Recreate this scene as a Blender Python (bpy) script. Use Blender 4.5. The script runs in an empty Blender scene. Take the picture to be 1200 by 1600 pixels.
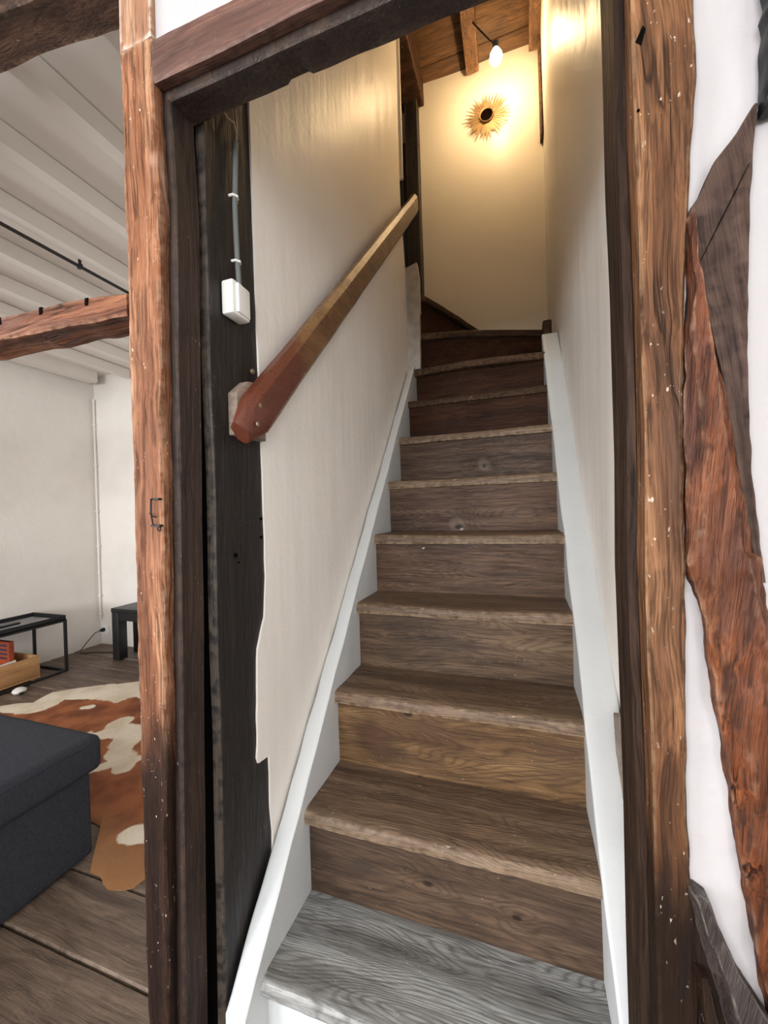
import bpy, bmesh, math, random
from mathutils import Vector, noise

random.seed(7)
scene = bpy.context.scene
C = scene.collection

# ------------------------------------------------------------------ camera
cam_data = bpy.data.cameras.new('camera')
cam = bpy.data.objects.new('camera', cam_data)
C.objects.link(cam)
cam_data.sensor_fit = 'VERTICAL'
cam_data.sensor_height = 32.0
cam_data.lens = 32.0 * 623.7286 / 1600.0
cam_data.clip_start = 0.02
CAM = Vector((0.48838, -0.62850, 1.08484))
yaw, pitch, roll = 0.328606, -0.003852, -0.030259
fwd = Vector((-math.sin(yaw) * math.cos(pitch), math.cos(yaw) * math.cos(pitch), math.sin(pitch)))
rgt = Vector((math.cos(yaw), math.sin(yaw), 0))
upv = rgt.cross(fwd)
r2 = math.cos(roll) * rgt + math.sin(roll) * upv
u2 = -math.sin(roll) * rgt + math.cos(roll) * upv
from mathutils import Matrix
cam.matrix_world = Matrix(((r2.x, u2.x, -fwd.x, CAM.x), (r2.y, u2.y, -fwd.y, CAM.y), (r2.z, u2.z, -fwd.z, CAM.z), (0, 0, 0, 1)))
scene.camera = cam

# ------------------------------------------------------------------ world, lights, exposure
world = bpy.data.worlds.new('world')
scene.world = world
world.use_nodes = True
bg = world.node_tree.nodes['Background']
bg.inputs[0].default_value = (0.75, 0.86, 1.0, 1)
bg.inputs[1].default_value = 1.0
scene.view_settings.view_transform = 'Standard'
scene.view_settings.look = 'None'
scene.view_settings.exposure = 0.45
scene.view_settings.gamma = 1.0
scene.view_settings.use_curve_mapping = False


def area_light(name, loc, direction, sx, sy, power, col):
    d = bpy.data.lights.new(name, 'AREA')
    d.shape = 'RECTANGLE'
    d.size, d.size_y, d.energy, d.color = sx, sy, power, col
    o = bpy.data.objects.new(name, d)
    C.objects.link(o)
    o.location = loc
    o.rotation_euler = Vector(direction).to_track_quat('-Z', 'Y').to_euler()
    return o


# daylight entering by the windows of the living room: three behind the photographer, plus a fill lamp at an added window in each side wall
DAY = (0.93, 0.96, 1.0)
for wx_, pw_ in ((-2.2, 95), (-0.6, 70), (0.75, 46)):
    area_light('window_and_fill_daylight', (wx_, -5.15, 1.35), (0, 1, -0.05), 1.0, 1.5, pw_, DAY)
area_light('window_and_fill_daylight', (-2.93, -1.75, 1.35), (1, 0, -0.05), 1.3, 1.5, 70, DAY)  # added fill for the room, at a made-up left window
area_light('window_and_fill_daylight', (1.53, -2.1, 1.35), (-1, 0, -0.05), 1.3, 1.5, 24, DAY)  # added fill for the stair's left wall, at a made-up right window
BULB = Vector((0.430, 1.73, 3.615))      # the bare bulb's glass itself gives the warm light


# ------------------------------------------------------------------ helpers: objects
def link(name, mesh, mat, parent=None, origin=(0, 0, 0), kind=None):
    o = bpy.data.objects.new(name, mesh)
    C.objects.link(o)
    if mat:
        mesh.materials.append(mat)
    org = Vector(origin)
    if parent is not None:
        o.parent = parent
        o.location = org - world_origin[parent.name]
    else:
        o.location = org
    world_origin[o.name] = org
    if kind:
        o['kind'] = kind
    return o


world_origin = {}


def tag(o, label, cat, group=None):
    o['label'] = label
    o['category'] = cat
    if group:
        o['group'] = group
    return o


def empty(name, label, cat, origin, group=None):
    o = bpy.data.objects.new(name, None)
    C.objects.link(o)
    o.empty_display_size = 0.05
    o.location = origin
    world_origin[o.name] = Vector(origin)
    return tag(o, label, cat, group)


def to_mesh(name, verts, faces, origin=(0, 0, 0), smooth=35, recalc=True):
    org = Vector(origin)
    bm = bmesh.new()
    vs = [bm.verts.new(Vector(v) - org) for v in verts]
    for f in faces:
        try:
            bm.faces.new([vs[i] for i in f])
        except ValueError:
            pass
    if recalc:
        bmesh.ops.recalc_face_normals(bm, faces=bm.faces)
    me = bpy.data.meshes.new(name)
    bm.to_mesh(me)
    bm.free()
    if smooth:
        me.shade_smooth()
        me.set_sharp_from_angle(angle=math.radians(smooth))
    return me


class MB:
    """collects simple solids into one mesh"""
    def __init__(self):
        self.v, self.f = [], []

    def add(self, verts, faces):
        b = len(self.v)
        self.v += [Vector(p) for p in verts]
        self.f += [[b + i for i in f] for f in faces]
        return self

    def box(self, x0, x1, y0, y1, z0, z1, c=0.0):
        if c <= 0:
            v = [(x, y, z) for z in (z0, z1) for y in (y0, y1) for x in (x0, x1)]
            return self.add(v, [(0, 1, 3, 2), (4, 5, 7, 6), (0, 1, 5, 4), (2, 3, 7, 6), (0, 2, 6, 4), (1, 3, 7, 5)])
        b = bmesh.new()
        bmesh.ops.create_cube(b, size=1)
        for q in b.verts:
            q.co = Vector((x0 + (q.co.x + .5) * (x1 - x0), y0 + (q.co.y + .5) * (y1 - y0), z0 + (q.co.z + .5) * (z1 - z0)))
        bmesh.ops.bevel(b, geom=b.edges[:], offset=c, segments=2, affect='EDGES', profile=0.5)
        b.verts.index_update()
        self.add([q.co.copy() for q in b.verts], [[q.index for q in f.verts] for f in b.faces])
        b.free()
        return self

    def rings(self, rings, caps=True):
        n = len(rings[0])
        v = [p for r in rings for p in r]
        f = []
        for i in range(len(rings) - 1):
            for j in range(n):
                k = (j + 1) % n
                f.append((i * n + j, i * n + k, (i + 1) * n + k, (i + 1) * n + j))
        if caps:
            f.append(tuple(range(n)))
            f.append(tuple((len(rings) - 1) * n + j for j in range(n)))
        return self.add(v, f)

    def tube(self, pts, r, n=8):
        pts = [Vector(p) for p in pts]
        rr = []
        ref = None
        for i, p in enumerate(pts):
            a = pts[max(i - 1, 0)]
            b = pts[min(i + 1, len(pts) - 1)]
            d = (b - a).normalized()
            if ref is None:
                ref = d.orthogonal().normalized()
            ref = (ref - d * ref.dot(d)).normalized()
            s = d.cross(ref)
            rad = r[i] if isinstance(r, (list, tuple)) else r
            rr.append([p + rad * (math.cos(2 * math.pi * k / n) * ref + math.sin(2 * math.pi * k / n) * s) for k in range(n)])
        return self.rings(rr)

    def lathe(self, prof, centre, axis='Z', n=24):
        """prof: list of (radius, height)"""
        c = Vector(centre)
        rr = []
        for r, h in prof:
            ring = []
            for k in range(n):
                a = 2 * math.pi * k / n
                x, y = max(r, 1e-5) * math.cos(a), max(r, 1e-5) * math.sin(a)
                ring.append(c + (Vector((x, y, h)) if axis == 'Z' else Vector((x, h, y)) if axis == 'Y' else Vector((h, x, y))))
            rr.append(ring)
        return self.rings(rr)

    def prism(self, poly, a0, a1, axis='X', c=0.0):
        """poly of two coordinates, extruded along axis from a0 to a1"""
        def P(a, q):
            return (a, q[0], q[1]) if axis == 'X' else (q[0], a, q[1]) if axis == 'Y' else (q[0], q[1], a)
        b = bmesh.new()
        lo = [b.verts.new(P(a0, q)) for q in poly]
        hi = [b.verts.new(P(a1, q)) for q in poly]
        n = len(poly)
        b.faces.new(lo)
        b.faces.new(hi)
        for i in range(n):
            b.faces.new((lo[i], lo[(i + 1) % n], hi[(i + 1) % n], hi[i]))
        bmesh.ops.recalc_face_normals(b, faces=b.faces)
        if c > 0:
            bmesh.ops.bevel(b, geom=b.edges[:], offset=c, segments=2, affect='EDGES', profile=0.5)
        b.verts.index_update()
        self.add([q.co.copy() for q in b.verts], [[q.index for q in f.verts] for f in b.faces])
        b.free()
        return self

    def build(self, name, mat, parent=None, origin=None, kind=None, smooth=35):
        if origin is None:
            if parent is not None:
                origin = world_origin[parent.name]
            else:
                lo = Vector((min(p.x for p in self.v), min(p.y for p in self.v), min(p.z for p in self.v)))
                hi = Vector((max(p.x for p in self.v), max(p.y for p in self.v), max(p.z for p in self.v)))
                origin = Vector(((lo.x + hi.x) / 2, (lo.y + hi.y) / 2, lo.z))
        return link(name, to_mesh(name, self.v, self.f, origin, smooth), mat, parent, origin, kind)


def subdiv(poly, step):
    out = []
    n = len(poly)
    for i in range(n):
        a, b = Vector(poly[i]), Vector(poly[(i + 1) % n])
        k = max(1, int((b - a).length / step))
        for j in range(k):
            out.append(a.lerp(b, j / k))
    return out


def frange(a, b, n):
    return [a + (b - a) * i / (n - 1) for i in range(n)]


def sweep(mb, axis, ts, fn, step=0.012, amp=0.0015, freq=14, along=3.0, amp2=0.0, seed=0):
    """fn(t) -> polygon in the two other coordinates (same count each time)"""
    rings = []
    n0 = None
    base = fn(ts[0])
    base_counts = [max(1, int((Vector(base[(i + 1) % len(base)]) - Vector(base[i])).length / step)) for i in range(len(base))]
    for t in ts:
        poly = fn(t)
        ring = []
        for i in range(len(poly)):
            a, b = Vector(poly[i]), Vector(poly[(i + 1) % len(poly)])
            for j in range(base_counts[i]):
                q = a.lerp(b, j / base_counts[i])
                p = Vector((t, q.x, q.y)) if axis == 'X' else Vector((q.x, t, q.y)) if axis == 'Y' else Vector((q.x, q.y, t))
                s = Vector((freq, freq, freq))
                s['XYZ'.index(axis)] = along
                w = Vector((p.x * s.x, p.y * s.y, p.z * s.z)) + Vector((seed * 7.3, seed * 3.1, seed * 5.7))
                d = noise.noise_vector(w) * amp
                if amp2:
                    d += noise.noise_vector(w * 3.7) * amp2
                d['XYZ'.index(axis)] = 0
                ring.append(p + d)
        rings.append(ring)
    mb.rings(rings)
    return mb


def interp(tab, t):
    """tab: [(t, v), ...] ascending in t"""
    if t <= tab[0][0]:
        return tab[0][1]
    for (a, va), (b, vb) in zip(tab, tab[1:]):
        if t <= b:
            return va + (vb - va) * (t - a) / (b - a) if b > a else vb
    return tab[-1][1]


def asc(l):
    return sorted((z, x) for x, z in l)


# ------------------------------------------------------------------ helpers: materials
def lin(r, g=None, b=None):
    if g is None:
        r, g, b = r
    def f(c):
        c /= 255.0
        return c / 12.92 if c <= 0.04045 else ((c + 0.055) / 1.055) ** 2.4
    return (f(r), f(g), f(b), 1)


class NT:
    def __init__(self, name):
        self.m = bpy.data.materials.new(name)
        self.m.use_nodes = True
        self.t = self.m.node_tree
        self.b = self.t.nodes['Principled BSDF']
        self.out = self.t.nodes['Material Output']

    def n(self, kind, **kw):
        q = self.t.nodes.new(kind)
        for k, v in kw.items():
            setattr(q, k, v)
        return q

    def l(self, a, b):
        self.t.links.new(a, b)

    def val(self, sock, v):
        if hasattr(v, 'is_linked') or isinstance(v, bpy.types.NodeSocket):
            self.l(v, sock)
        else:
            sock.default_value = v

    def math(self, op, a, b=0.0, c=None, clamp=False):
        q = self.n('ShaderNodeMath', operation=op)
        q.use_clamp = clamp
        self.val(q.inputs[0], a)
        self.val(q.inputs[1], b)
        if c is not None:
            self.val(q.inputs[2], c)
        return q.outputs[0]

    def vmath(self, op, a, b):
        q = self.n('ShaderNodeVectorMath', operation=op)
        self.val(q.inputs[0], a)
        self.val(q.inputs[1], b)
        return q.outputs[0]

    def noise(self, vec, scale, detail=2.0, rough=0.5, dist=0.0):
        q = self.n('ShaderNodeTexNoise')
        self.l(vec, q.inputs['Vector'])
        q.inputs['Scale'].default_value = scale
        q.inputs['Detail'].default_value = detail
        q.inputs['Roughness'].default_value = rough
        q.inputs['Distortion'].default_value = dist
        return q.outputs['Fac']

    def mr(self, v, a, b, c=0.0, d=1.0, smooth=True):
        q = self.n('ShaderNodeMapRange')
        if smooth:
            q.interpolation_type = 'SMOOTHSTEP'
        self.val(q.inputs[0], v)
        for i, x in enumerate((a, b, c, d)):
            q.inputs[1 + i].default_value = x
        return q.outputs[0]

    def ramp(self, v, stops):
        q = self.n('ShaderNodeValToRGB')
        e = q.color_ramp.elements
        while len(e) < len(stops):
            e.new(0.5)
        for i, (p, c) in enumerate(stops):
            e[i].position, e[i].color = p, c
        self.l(v, q.inputs[0])
        return q.outputs[0]

    def mix(self, fac, a, b, blend='MIX'):
        q = self.n('ShaderNodeMix', data_type='RGBA', blend_type=blend)
        self.val(q.inputs[0], fac)
        self.val(q.inputs[6], a)
        self.val(q.inputs[7], b)
        return q.outputs[2]

    def coords(self, rnd=True):
        tc = self.n('ShaderNodeTexCoord').outputs['Object']
        if not rnd:
            return tc, tc
        r = self.n('ShaderNodeObjectInfo').outputs['Random']
        cx = self.n('ShaderNodeCombineXYZ')
        for i, k in enumerate((17.0, 31.0, 23.0)):
            self.l(self.math('MULTIPLY', r, k), cx.inputs[i])
        return tc, self.vmath('ADD', tc, cx.outputs[0])

    def bump(self, h, strength, dist=0.004):
        q = self.n('ShaderNodeBump')
        q.inputs['Strength'].default_value = strength
        q.inputs['Distance'].default_value = dist
        self.l(h, q.inputs['Height'])
        self.l(q.outputs[0], self.b.inputs['Normal'])


AX = {'X': 0, 'Y': 1, 'Z': 2}


def wood(name, dark, mid, light, axis='X', rough=0.55, ring=0.35, fibre=0.5, blot=0.5, worn=None, worn_amt=0.0,
         specks=0.0, speck_col=(225, 212, 195), bands=(), patch=None, knots=(), worn_y=None, cracks=0.5, stains=(), bump=0.35, ringk=16.0, scale=1.0, tilt=0.0, gloss=0.5):
    """bands: (axis, v0, v1, colour, amount): colour full below v0, gone above v1. patch: (colour, threshold, scale)
    knots: (x, y, z, radius) in object coordinates"""
    M = NT(name)
    raw, p = M.coords()
    if tilt:
        mp = M.n('ShaderNodeMapping')
        mp.inputs['Rotation'].default_value = (0, tilt, 0)
        M.l(p, mp.inputs[0])
        p = mp.outputs[0]
    w = M.n('ShaderNodeTexNoise')
    M.l(p, w.inputs['Vector'])
    w.inputs['Scale'].default_value = 5.0 * scale
    w.inputs['Detail'].default_value = 2
    warp = M.vmath('MULTIPLY', M.vmath('SUBTRACT', w.outputs['Color'], (0.5, 0.5, 0.5)), (0.026, 0.026, 0.026))
    pw = M.vmath('ADD', p, warp)
    def st(s, along):
        v = [s * scale] * 3
        v[AX[axis]] = along * scale
        return M.vmath('MULTIPLY', pw, tuple(v))
    phase = M.noise(st(1.0, 0.14), 7.0, 2.0, 0.45)
    phase = M.math('MULTIPLY', phase, ringk)
    kdark = None
    for (kx, ky, kz, kr) in knots:
        d = M.vmath('SUBTRACT', raw, (kx, ky, kz))
        sc = [1.0, 1.0, 1.0]
        sc[AX[axis]] = 0.55
        q = M.n('ShaderNodeVectorMath', operation='LENGTH')
        M.l(M.vmath('MULTIPLY', M.vmath('ADD', d, M.vmath('MULTIPLY', warp, (0.35, 0.35, 0.35))), tuple(sc)), q.inputs[0])
        ln = q.outputs['Value']
        infl = M.mr(ln, 0.0, kr * 3.2, 1.0, 0.0)
        phase = M.math('ADD', phase, M.math('MULTIPLY', infl, 3.0))
        core = M.mr(ln, kr * 0.25, kr * 0.6, 1.0, 0.0)
        kdark = core if kdark is None else M.math('MAXIMUM', kdark, core)
    rings = M.math('MULTIPLY_ADD', M.math('SINE', M.math('MULTIPLY', phase, 6.2832)), 0.5, 0.5)
    rings = M.math('POWER', rings, 2.5)
    fib = M.noise(st(1.0, 0.035), 190.0, 3.0, 0.6)
    fib2 = M.noise(st(1.0, 0.02), 620.0, 2.0, 0.6)
    midn = M.noise(st(1.0, 0.07), 26.0, 6.0, 0.65)
    bl = M.noise(st(1.0, 0.45), 5.5, 5.0, 0.65)
    base = M.ramp(midn, [(0.28, lin(dark)), (0.5, lin(mid)), (0.72, lin(light))])
    base = M.mix(M.math('MULTIPLY', rings, ring), base, lin(dark))
    base = M.mix(M.math('MULTIPLY', M.mr(fib, 0.45, 0.68), fibre), base, M.mix(0.6, lin(dark), (0, 0, 0, 1)))
    base = M.mix(M.math('MULTIPLY', M.mr(fib2, 0.42, 0.66), 0.45 * fibre + 0.1), base, M.mix(0.5, lin(dark), (0, 0, 0, 1)))
    base = M.mix(M.math('MULTIPLY', M.mr(bl, 0.48, 0.68), blot), base, lin(dark))
    if patch:
        pc, th, ps = patch
        pn = M.noise(st(1.0, 0.3), ps, 4.0, 0.6, 0.4)
        base = M.mix(M.mr(pn, th, th + 0.05, 0.0, 0.75), base, lin(pc))
    cr1 = M.math('ABSOLUTE', M.math('SUBTRACT', M.noise(st(1.0, 0.05), 34.0, 3.0, 0.55), 0.5))
    crk = M.math('MULTIPLY', M.mr(cr1, 0.0, 0.022, 1.0, 0.0), M.mr(M.noise(st(1.0, 0.5), 13.0, 2.0), 0.45, 0.62))
    base = M.mix(M.math('MULTIPLY', crk, cracks), base, M.mix(0.75, lin(dark), (0, 0, 0, 1)))
    sep = M.n('ShaderNodeSeparateXYZ')
    M.l(raw, sep.inputs[0])
    if worn and worn_amt:
        g = M.n('ShaderNodeNewGeometry').outputs['Pointiness']
        wn = M.math('MULTIPLY', M.mr(g, 0.515, 0.58), M.mr(M.noise(p, 60.0, 3.0), 0.35, 0.6))
        if worn_y:
            wn = M.math('MULTIPLY', wn, M.mr(sep.outputs[1], worn_y[0], worn_y[1], 1.0, 0.0))
        base = M.mix(M.math('MULTIPLY', wn, worn_amt), base, lin(worn))
    for (ba, v0, v1, col, amt) in bands:
        co = M.math('ADD', sep.outputs[AX[ba]], M.math('MULTIPLY', M.math('SUBTRACT', M.noise(st(1.0, 0.3), 18.0, 3.0), 0.5), abs(v1 - v0) * 1.6))
        base = M.mix(M.math('MULTIPLY', M.mr(co, v0, v1, 1.0, 0.0), amt), base, M.mix(M.math('MULTIPLY', midn, 0.12), lin(col), base))
    for (sx, sy, sz, sr, scol, samt) in stains:
        q = M.n('ShaderNodeVectorMath', operation='LENGTH')
        wob = M.vmath('MULTIPLY', M.vmath('SUBTRACT', w.outputs['Color'], (0.5, 0.5, 0.5)), (sr * 3.0, 0.0, sr * 3.0))
        M.l(M.vmath('MULTIPLY', M.vmath('ADD', M.vmath('SUBTRACT', raw, (sx, sy, sz)), wob), (0.8, 0.0, 1.0)), q.inputs[0])
        base = M.mix(M.math('MULTIPLY', M.mr(q.outputs['Value'], sr * 0.45, sr * 1.08, 1.0, 0.0), samt), base, M.mix(M.math('MULTIPLY', midn, 0.5), lin(scol), base))
    if kdark is not None:
        base = M.mix(M.math('MULTIPLY', kdark, 0.85), base, lin(26, 17, 12))
    if specks:
        sn = M.noise(st(1.0, 0.45), 210.0, 3.0, 0.55)
        sm = M.math('MULTIPLY', M.mr(sn, 0.68, 0.72), M.mr(M.noise(p, 9.0, 2.0), 0.42, 0.6))
        base = M.mix(M.math('MULTIPLY', sm, specks), base, lin(speck_col))
    M.l(base, M.b.inputs['Base Color'])
    M.val(M.b.inputs['Roughness'], M.mr(fib, 0.3, 0.7, rough - 0.08, rough + 0.15))
    M.b.inputs['Specular IOR Level'].default_value = gloss
    h = M.math('ADD', M.math('MULTIPLY', M.math('ADD', fib, M.math('MULTIPLY', fib2, 0.5)), -0.7), M.math('MULTIPLY', rings, -0.25))
    h = M.math('ADD', h, M.math('MULTIPLY', M.noise(p, 35.0, 3.0), 0.8))
    h = M.math('ADD', h, M.math('MULTIPLY', crk, -0.8 * cracks))
    M.bump(h, bump, 0.004)
    return M.m


def plaster(name, col, rough=0.5, bump=0.25, streak=0.0, dirt=(190, 182, 172), dirt_amt=0.25, scale=1.0, gloss=0.4):
    M = NT(name)
    raw, p = M.coords(False)
    big = M.noise(p, 2.2, 3.0, 0.55)
    base = M.mix(M.math('MULTIPLY', M.mr(big, 0.42, 0.72), dirt_amt), lin(col), lin(dirt))
    M.l(base, M.b.inputs['Base Color'])
    M.b.inputs['Roughness'].default_value = rough
    M.b.inputs['Specular IOR Level'].default_value = gloss
    fine = M.noise(p, 55.0 * scale, 4.0, 0.6)
    med = M.noise(p, 12.0 * scale, 3.0, 0.5)
    h = M.math('ADD', M.math('MULTIPLY', fine, 0.35), M.math('MULTIPLY', med, 0.9))
    if streak:
        sv = M.vmath('MULTIPLY', p, (1.0, 1.0, 0.10))
        h = M.math('ADD', h, M.math('MULTIPLY', M.noise(sv, 16.0, 2.0), streak))
    M.bump(h, bump, 0.01)
    return M.m


def plain(name, col, rough=0.5, metal=0.0, bump=0.0, bscale=80.0, var=0.12, gloss=0.5, coat=0.0):
    M = NT(name)
    raw, p = M.coords(False)
    nz = M.noise(p, bscale * 0.3, 3.0)
    c = lin(col)
    d = tuple(x * (1 - var * 2) for x in c[:3]) + (1,)
    M.l(M.mix(M.mr(nz, 0.35, 0.7), c, d), M.b.inputs['Base Color'])
    M.b.inputs['Roughness'].default_value = rough
    M.b.inputs['Metallic'].default_value = metal
    M.b.inputs['Specular IOR Level'].default_value = gloss
    M.b.inputs['Coat Weight'].default_value = coat
    if bump:
        M.bump(M.noise(p, bscale, 3.0), bump, 0.003)
    return M.m


# ------------------------------------------------------------------ material set
M_PAINT = plaster('white_gloss_wall_paint', (242, 236, 228), 0.40, 0.22, 1.3, (226, 218, 207), 0.25)
M_PAINT_END = plaster('end_wall_paint', (238, 230, 215), 0.38, 0.16, 0.0, (222, 212, 196), 0.3)
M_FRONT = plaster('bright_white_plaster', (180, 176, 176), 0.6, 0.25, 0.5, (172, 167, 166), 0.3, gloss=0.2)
M_ROOM = plaster('rough_room_paint', (228, 222, 214), 0.65, 0.35, 0.0, (203, 197, 188), 0.35)
M_CEIL = plaster('ceiling_paint', (224, 216, 208), 0.6, 0.12, 0.0, (214, 206, 198), 0.3)
M_STRING = plaster('painted_stringer', (206, 209, 209), 0.42, 0.14, 0.0, (193, 196, 195), 0.3, 2.0, 0.5)
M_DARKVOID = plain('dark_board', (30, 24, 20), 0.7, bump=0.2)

TREAD = dict(worn_y=(0.03, 0.06), gloss=0.35, axis='X', ring=0.42, fibre=0.5, blot=0.5, worn=(176, 152, 122), worn_amt=0.75, specks=0.5, bump=0.4, rough=0.5, ringk=55)
M_TREAD = wood('oak_tread', (80, 63, 50), (126, 103, 83), (156, 132, 108), **TREAD)
M_TREAD_GREY = wood('faded_lit_oak_tread', (96, 94, 90), (160, 161, 158), (204, 207, 206), **{**TREAD, 'bump': 0.2, 'ring': 0.6, 'ringk': 70, 'worn': (205, 205, 205)})  # faded grey wood, lightened further to carry the stronger light on the lowest tread
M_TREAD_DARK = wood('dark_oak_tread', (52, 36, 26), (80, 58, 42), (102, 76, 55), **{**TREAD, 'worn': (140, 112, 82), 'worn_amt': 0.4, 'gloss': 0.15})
RISER = dict(gloss=0.3, axis='X', ring=0.42, fibre=0.45, blot=0.7, specks=0.25, bump=0.25, rough=0.52, ringk=52)
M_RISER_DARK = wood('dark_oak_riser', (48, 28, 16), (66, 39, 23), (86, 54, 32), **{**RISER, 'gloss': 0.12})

M_POST_L = wood('left_post_oak', (86, 53, 37), (148, 98, 69), (202, 152, 116), 'Z', 0.6, 0.25, 0.7, 0.4, (214, 180, 150), 0.35,
                cracks=0.5, specks=0.8, speck_col=(232, 204, 178), bands=(('Z', 0.62, 0.78, (15, 12, 12), 0.97),), gloss=0.12, patch=((186, 150, 130), 0.60, 7.0), bump=0.7)
M_POST_JAMB = wood('dark_jamb_oak', (30, 20, 15), (50, 34, 26), (76, 56, 42), 'Z', 0.6, 0.3, 0.5, 0.3, (118, 98, 80), 0.25, specks=0.3, bump=0.5)
M_PLANK = wood('black_stained_plank', (20, 16, 14), (34, 27, 22), (54, 42, 33), 'Z', 0.55, 0.3, 0.5, 0.3, (112, 98, 84), 0.3, specks=0.25, bump=0.45)
M_POST_R = wood('right_post_oak', (66, 43, 29), (112, 75, 49), (162, 118, 82), 'Z', 0.5, 0.30, 0.8, 0.5, (190, 160, 126), 0.3, patch=((70, 52, 42), 0.58, 9.0),
                cracks=0.85, specks=0.5, bands=(('Z', 0.62, 0.76, (20, 14, 11), 0.95),), bump=0.55, gloss=0.15)
M_POST_R_JAMB = wood('right_post_rebate', (32, 22, 16), (52, 37, 28), (80, 60, 46), 'Z', 0.6, 0.25, 0.7, 0.1, (150, 126, 102), 0.0, bump=0.5, gloss=0.12)
M_LINTEL = wood('red_brown_lintel', (58, 36, 29), (100, 66, 54), (136, 96, 80), 'X', 0.5, 0.25, 0.4, 0.4, (176, 142, 122), 0.15, specks=0.25, bump=0.35)
M_STUD = wood('pale_stud', (124, 84, 60), (170, 124, 92), (206, 170, 138), 'Z', 0.6, 0.25, 0.45, 0.25, (226, 210, 192), 0.6, bump=0.5)
M_RAIL = wood('rough_mid_rail', (72, 40, 27), (126, 77, 51), (166, 110, 77), 'X', 0.6, 0.3, 0.7, 0.5, (190, 142, 106), 0.35, cracks=1.0, gloss=0.2, bump=0.8)
M_TOPBEAM = wood('dark_top_beam', (40, 26, 20), (66, 45, 34), (104, 74, 55), 'X', 0.6, 0.25, 0.5, 0.5, (160, 124, 94), 0.3, specks=0.3, bump=0.7, gloss=0.15)
M_BRACE_O = wood('hewn_orange_brace', (56, 27, 15), (110, 60, 33), (156, 94, 55), 'Z', 0.5, 0.35, 0.8, 0.6, (176, 140, 112), 0.5, cracks=0.9,
                 patch=((96, 58, 40), 0.60, 11.0), bump=1.0, tilt=-0.10, gloss=0.25)
M_BRACE_D = wood('weathered_brace', (44, 31, 27), (66, 48, 41), (88, 67, 58), 'Z', 0.6, 0.2, 0.8, 0.35, (120, 96, 80), 0.3, bump=0.6, tilt=0.10, gloss=0.2)
M_LOWER = wood('grey_lower_brace', (34, 27, 25), (60, 50, 46), (98, 86, 78), 'Z', 0.5, 0.25, 0.5, 0.4, (160, 150, 140), 0.5, bump=0.8, tilt=-0.3)
M_RAFTER = wood('warm_rafter', (66, 42, 24), (112, 76, 44), (150, 108, 66), 'Y', 0.55, 0.3, 0.5, 0.4, (176, 136, 90), 0.4, bump=0.5)
M_ROOF = wood('roof_board', (62, 42, 25), (108, 76, 46), (140, 102, 64), 'X', 0.6, 0.3, 0.4, 0.5, bump=0.4)
M_HAND = wood('varnished_handrail', (74, 48, 29), (112, 77, 47), (146, 106, 67), 'Y', 0.33, 0.3, 0.35, 0.3, (196, 152, 100), 0.3,
              bands=(('Y', 0.17, 0.25, (96, 45, 33), 0.95),), bump=0.25, gloss=0.6)
M_BLOCK = wood('grey_pine_block', (120, 104, 92), (150, 132, 118), (176, 160, 144), 'Y', 0.6, 0.3, 0.3, 0.2, bump=0.3)
M_FLOOR = wood('worn_floor_plank', (76, 62, 52), (114, 96, 82), (146, 126, 108), 'X', 0.5, 0.25, 0.4, 0.4, (150, 134, 116), 0.5, specks=0.2, bump=0.4)
M_PINE = wood('pine_crate', (168, 118, 72), (198, 148, 98), (216, 172, 122), 'Y', 0.6, 0.2, 0.2, 0.15, bump=0.1)
M_BLACK = plain('black_lacquer', (24, 23, 24), 0.45, bump=0.05)
M_BLACKMETAL = plain('black_powder_coat', (26, 25, 26), 0.5)
M_IRON = plain('black_wrought_iron', (22, 20, 20), 0.5, 0.6, 0.2)
M_FABRIC = plain('charcoal_fabric', (52, 54, 60), 0.95, bump=0.3, bscale=500, gloss=0.2)
M_PLASTIC = plain('white_plastic', (236, 234, 228), 0.35, var=0.02)
M_CONDUIT = plain('grey_cable', (108, 112, 110), 0.45, var=0.05)
M_CABLE = plain('beige_wire', (176, 158, 132), 0.5)
M_BRASS = plain('dull_screw', (168, 150, 128), 0.4, 0.7)
M_GOLD = plain('pale_gilt', (160, 128, 88), 0.5, 0.5)
M_MIRROR = plain('mirror_glass', (150, 130, 110), 0.08, 1.0, var=0.0)
M_PAPER = plain('magazine_print', (150, 146, 148), 0.4, bscale=30, var=0.25)
M_WHITEPAPER = plain('white_paper', (226, 222, 214), 0.6, var=0.03)
M_ORANGE = plain('orange_box_print', (170, 74, 38), 0.5, bscale=40, var=0.2)
M_NAVY = plain('dark_blue_print', (52, 46, 74), 0.5)
M_DOORBLUE = plain('slate_door_paint', (46, 50, 54), 0.5)
M_CARVED = plain('black_carved_frame', (12, 13, 14), 0.45, bump=0.3, bscale=60, gloss=0.3)
M_HOLE = plain('dark_hole', (8, 6, 5), 0.95, gloss=0.05)
M_GUM = plain('painted_white_board', (196, 188, 178), 0.45, bump=0.1)


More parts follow.
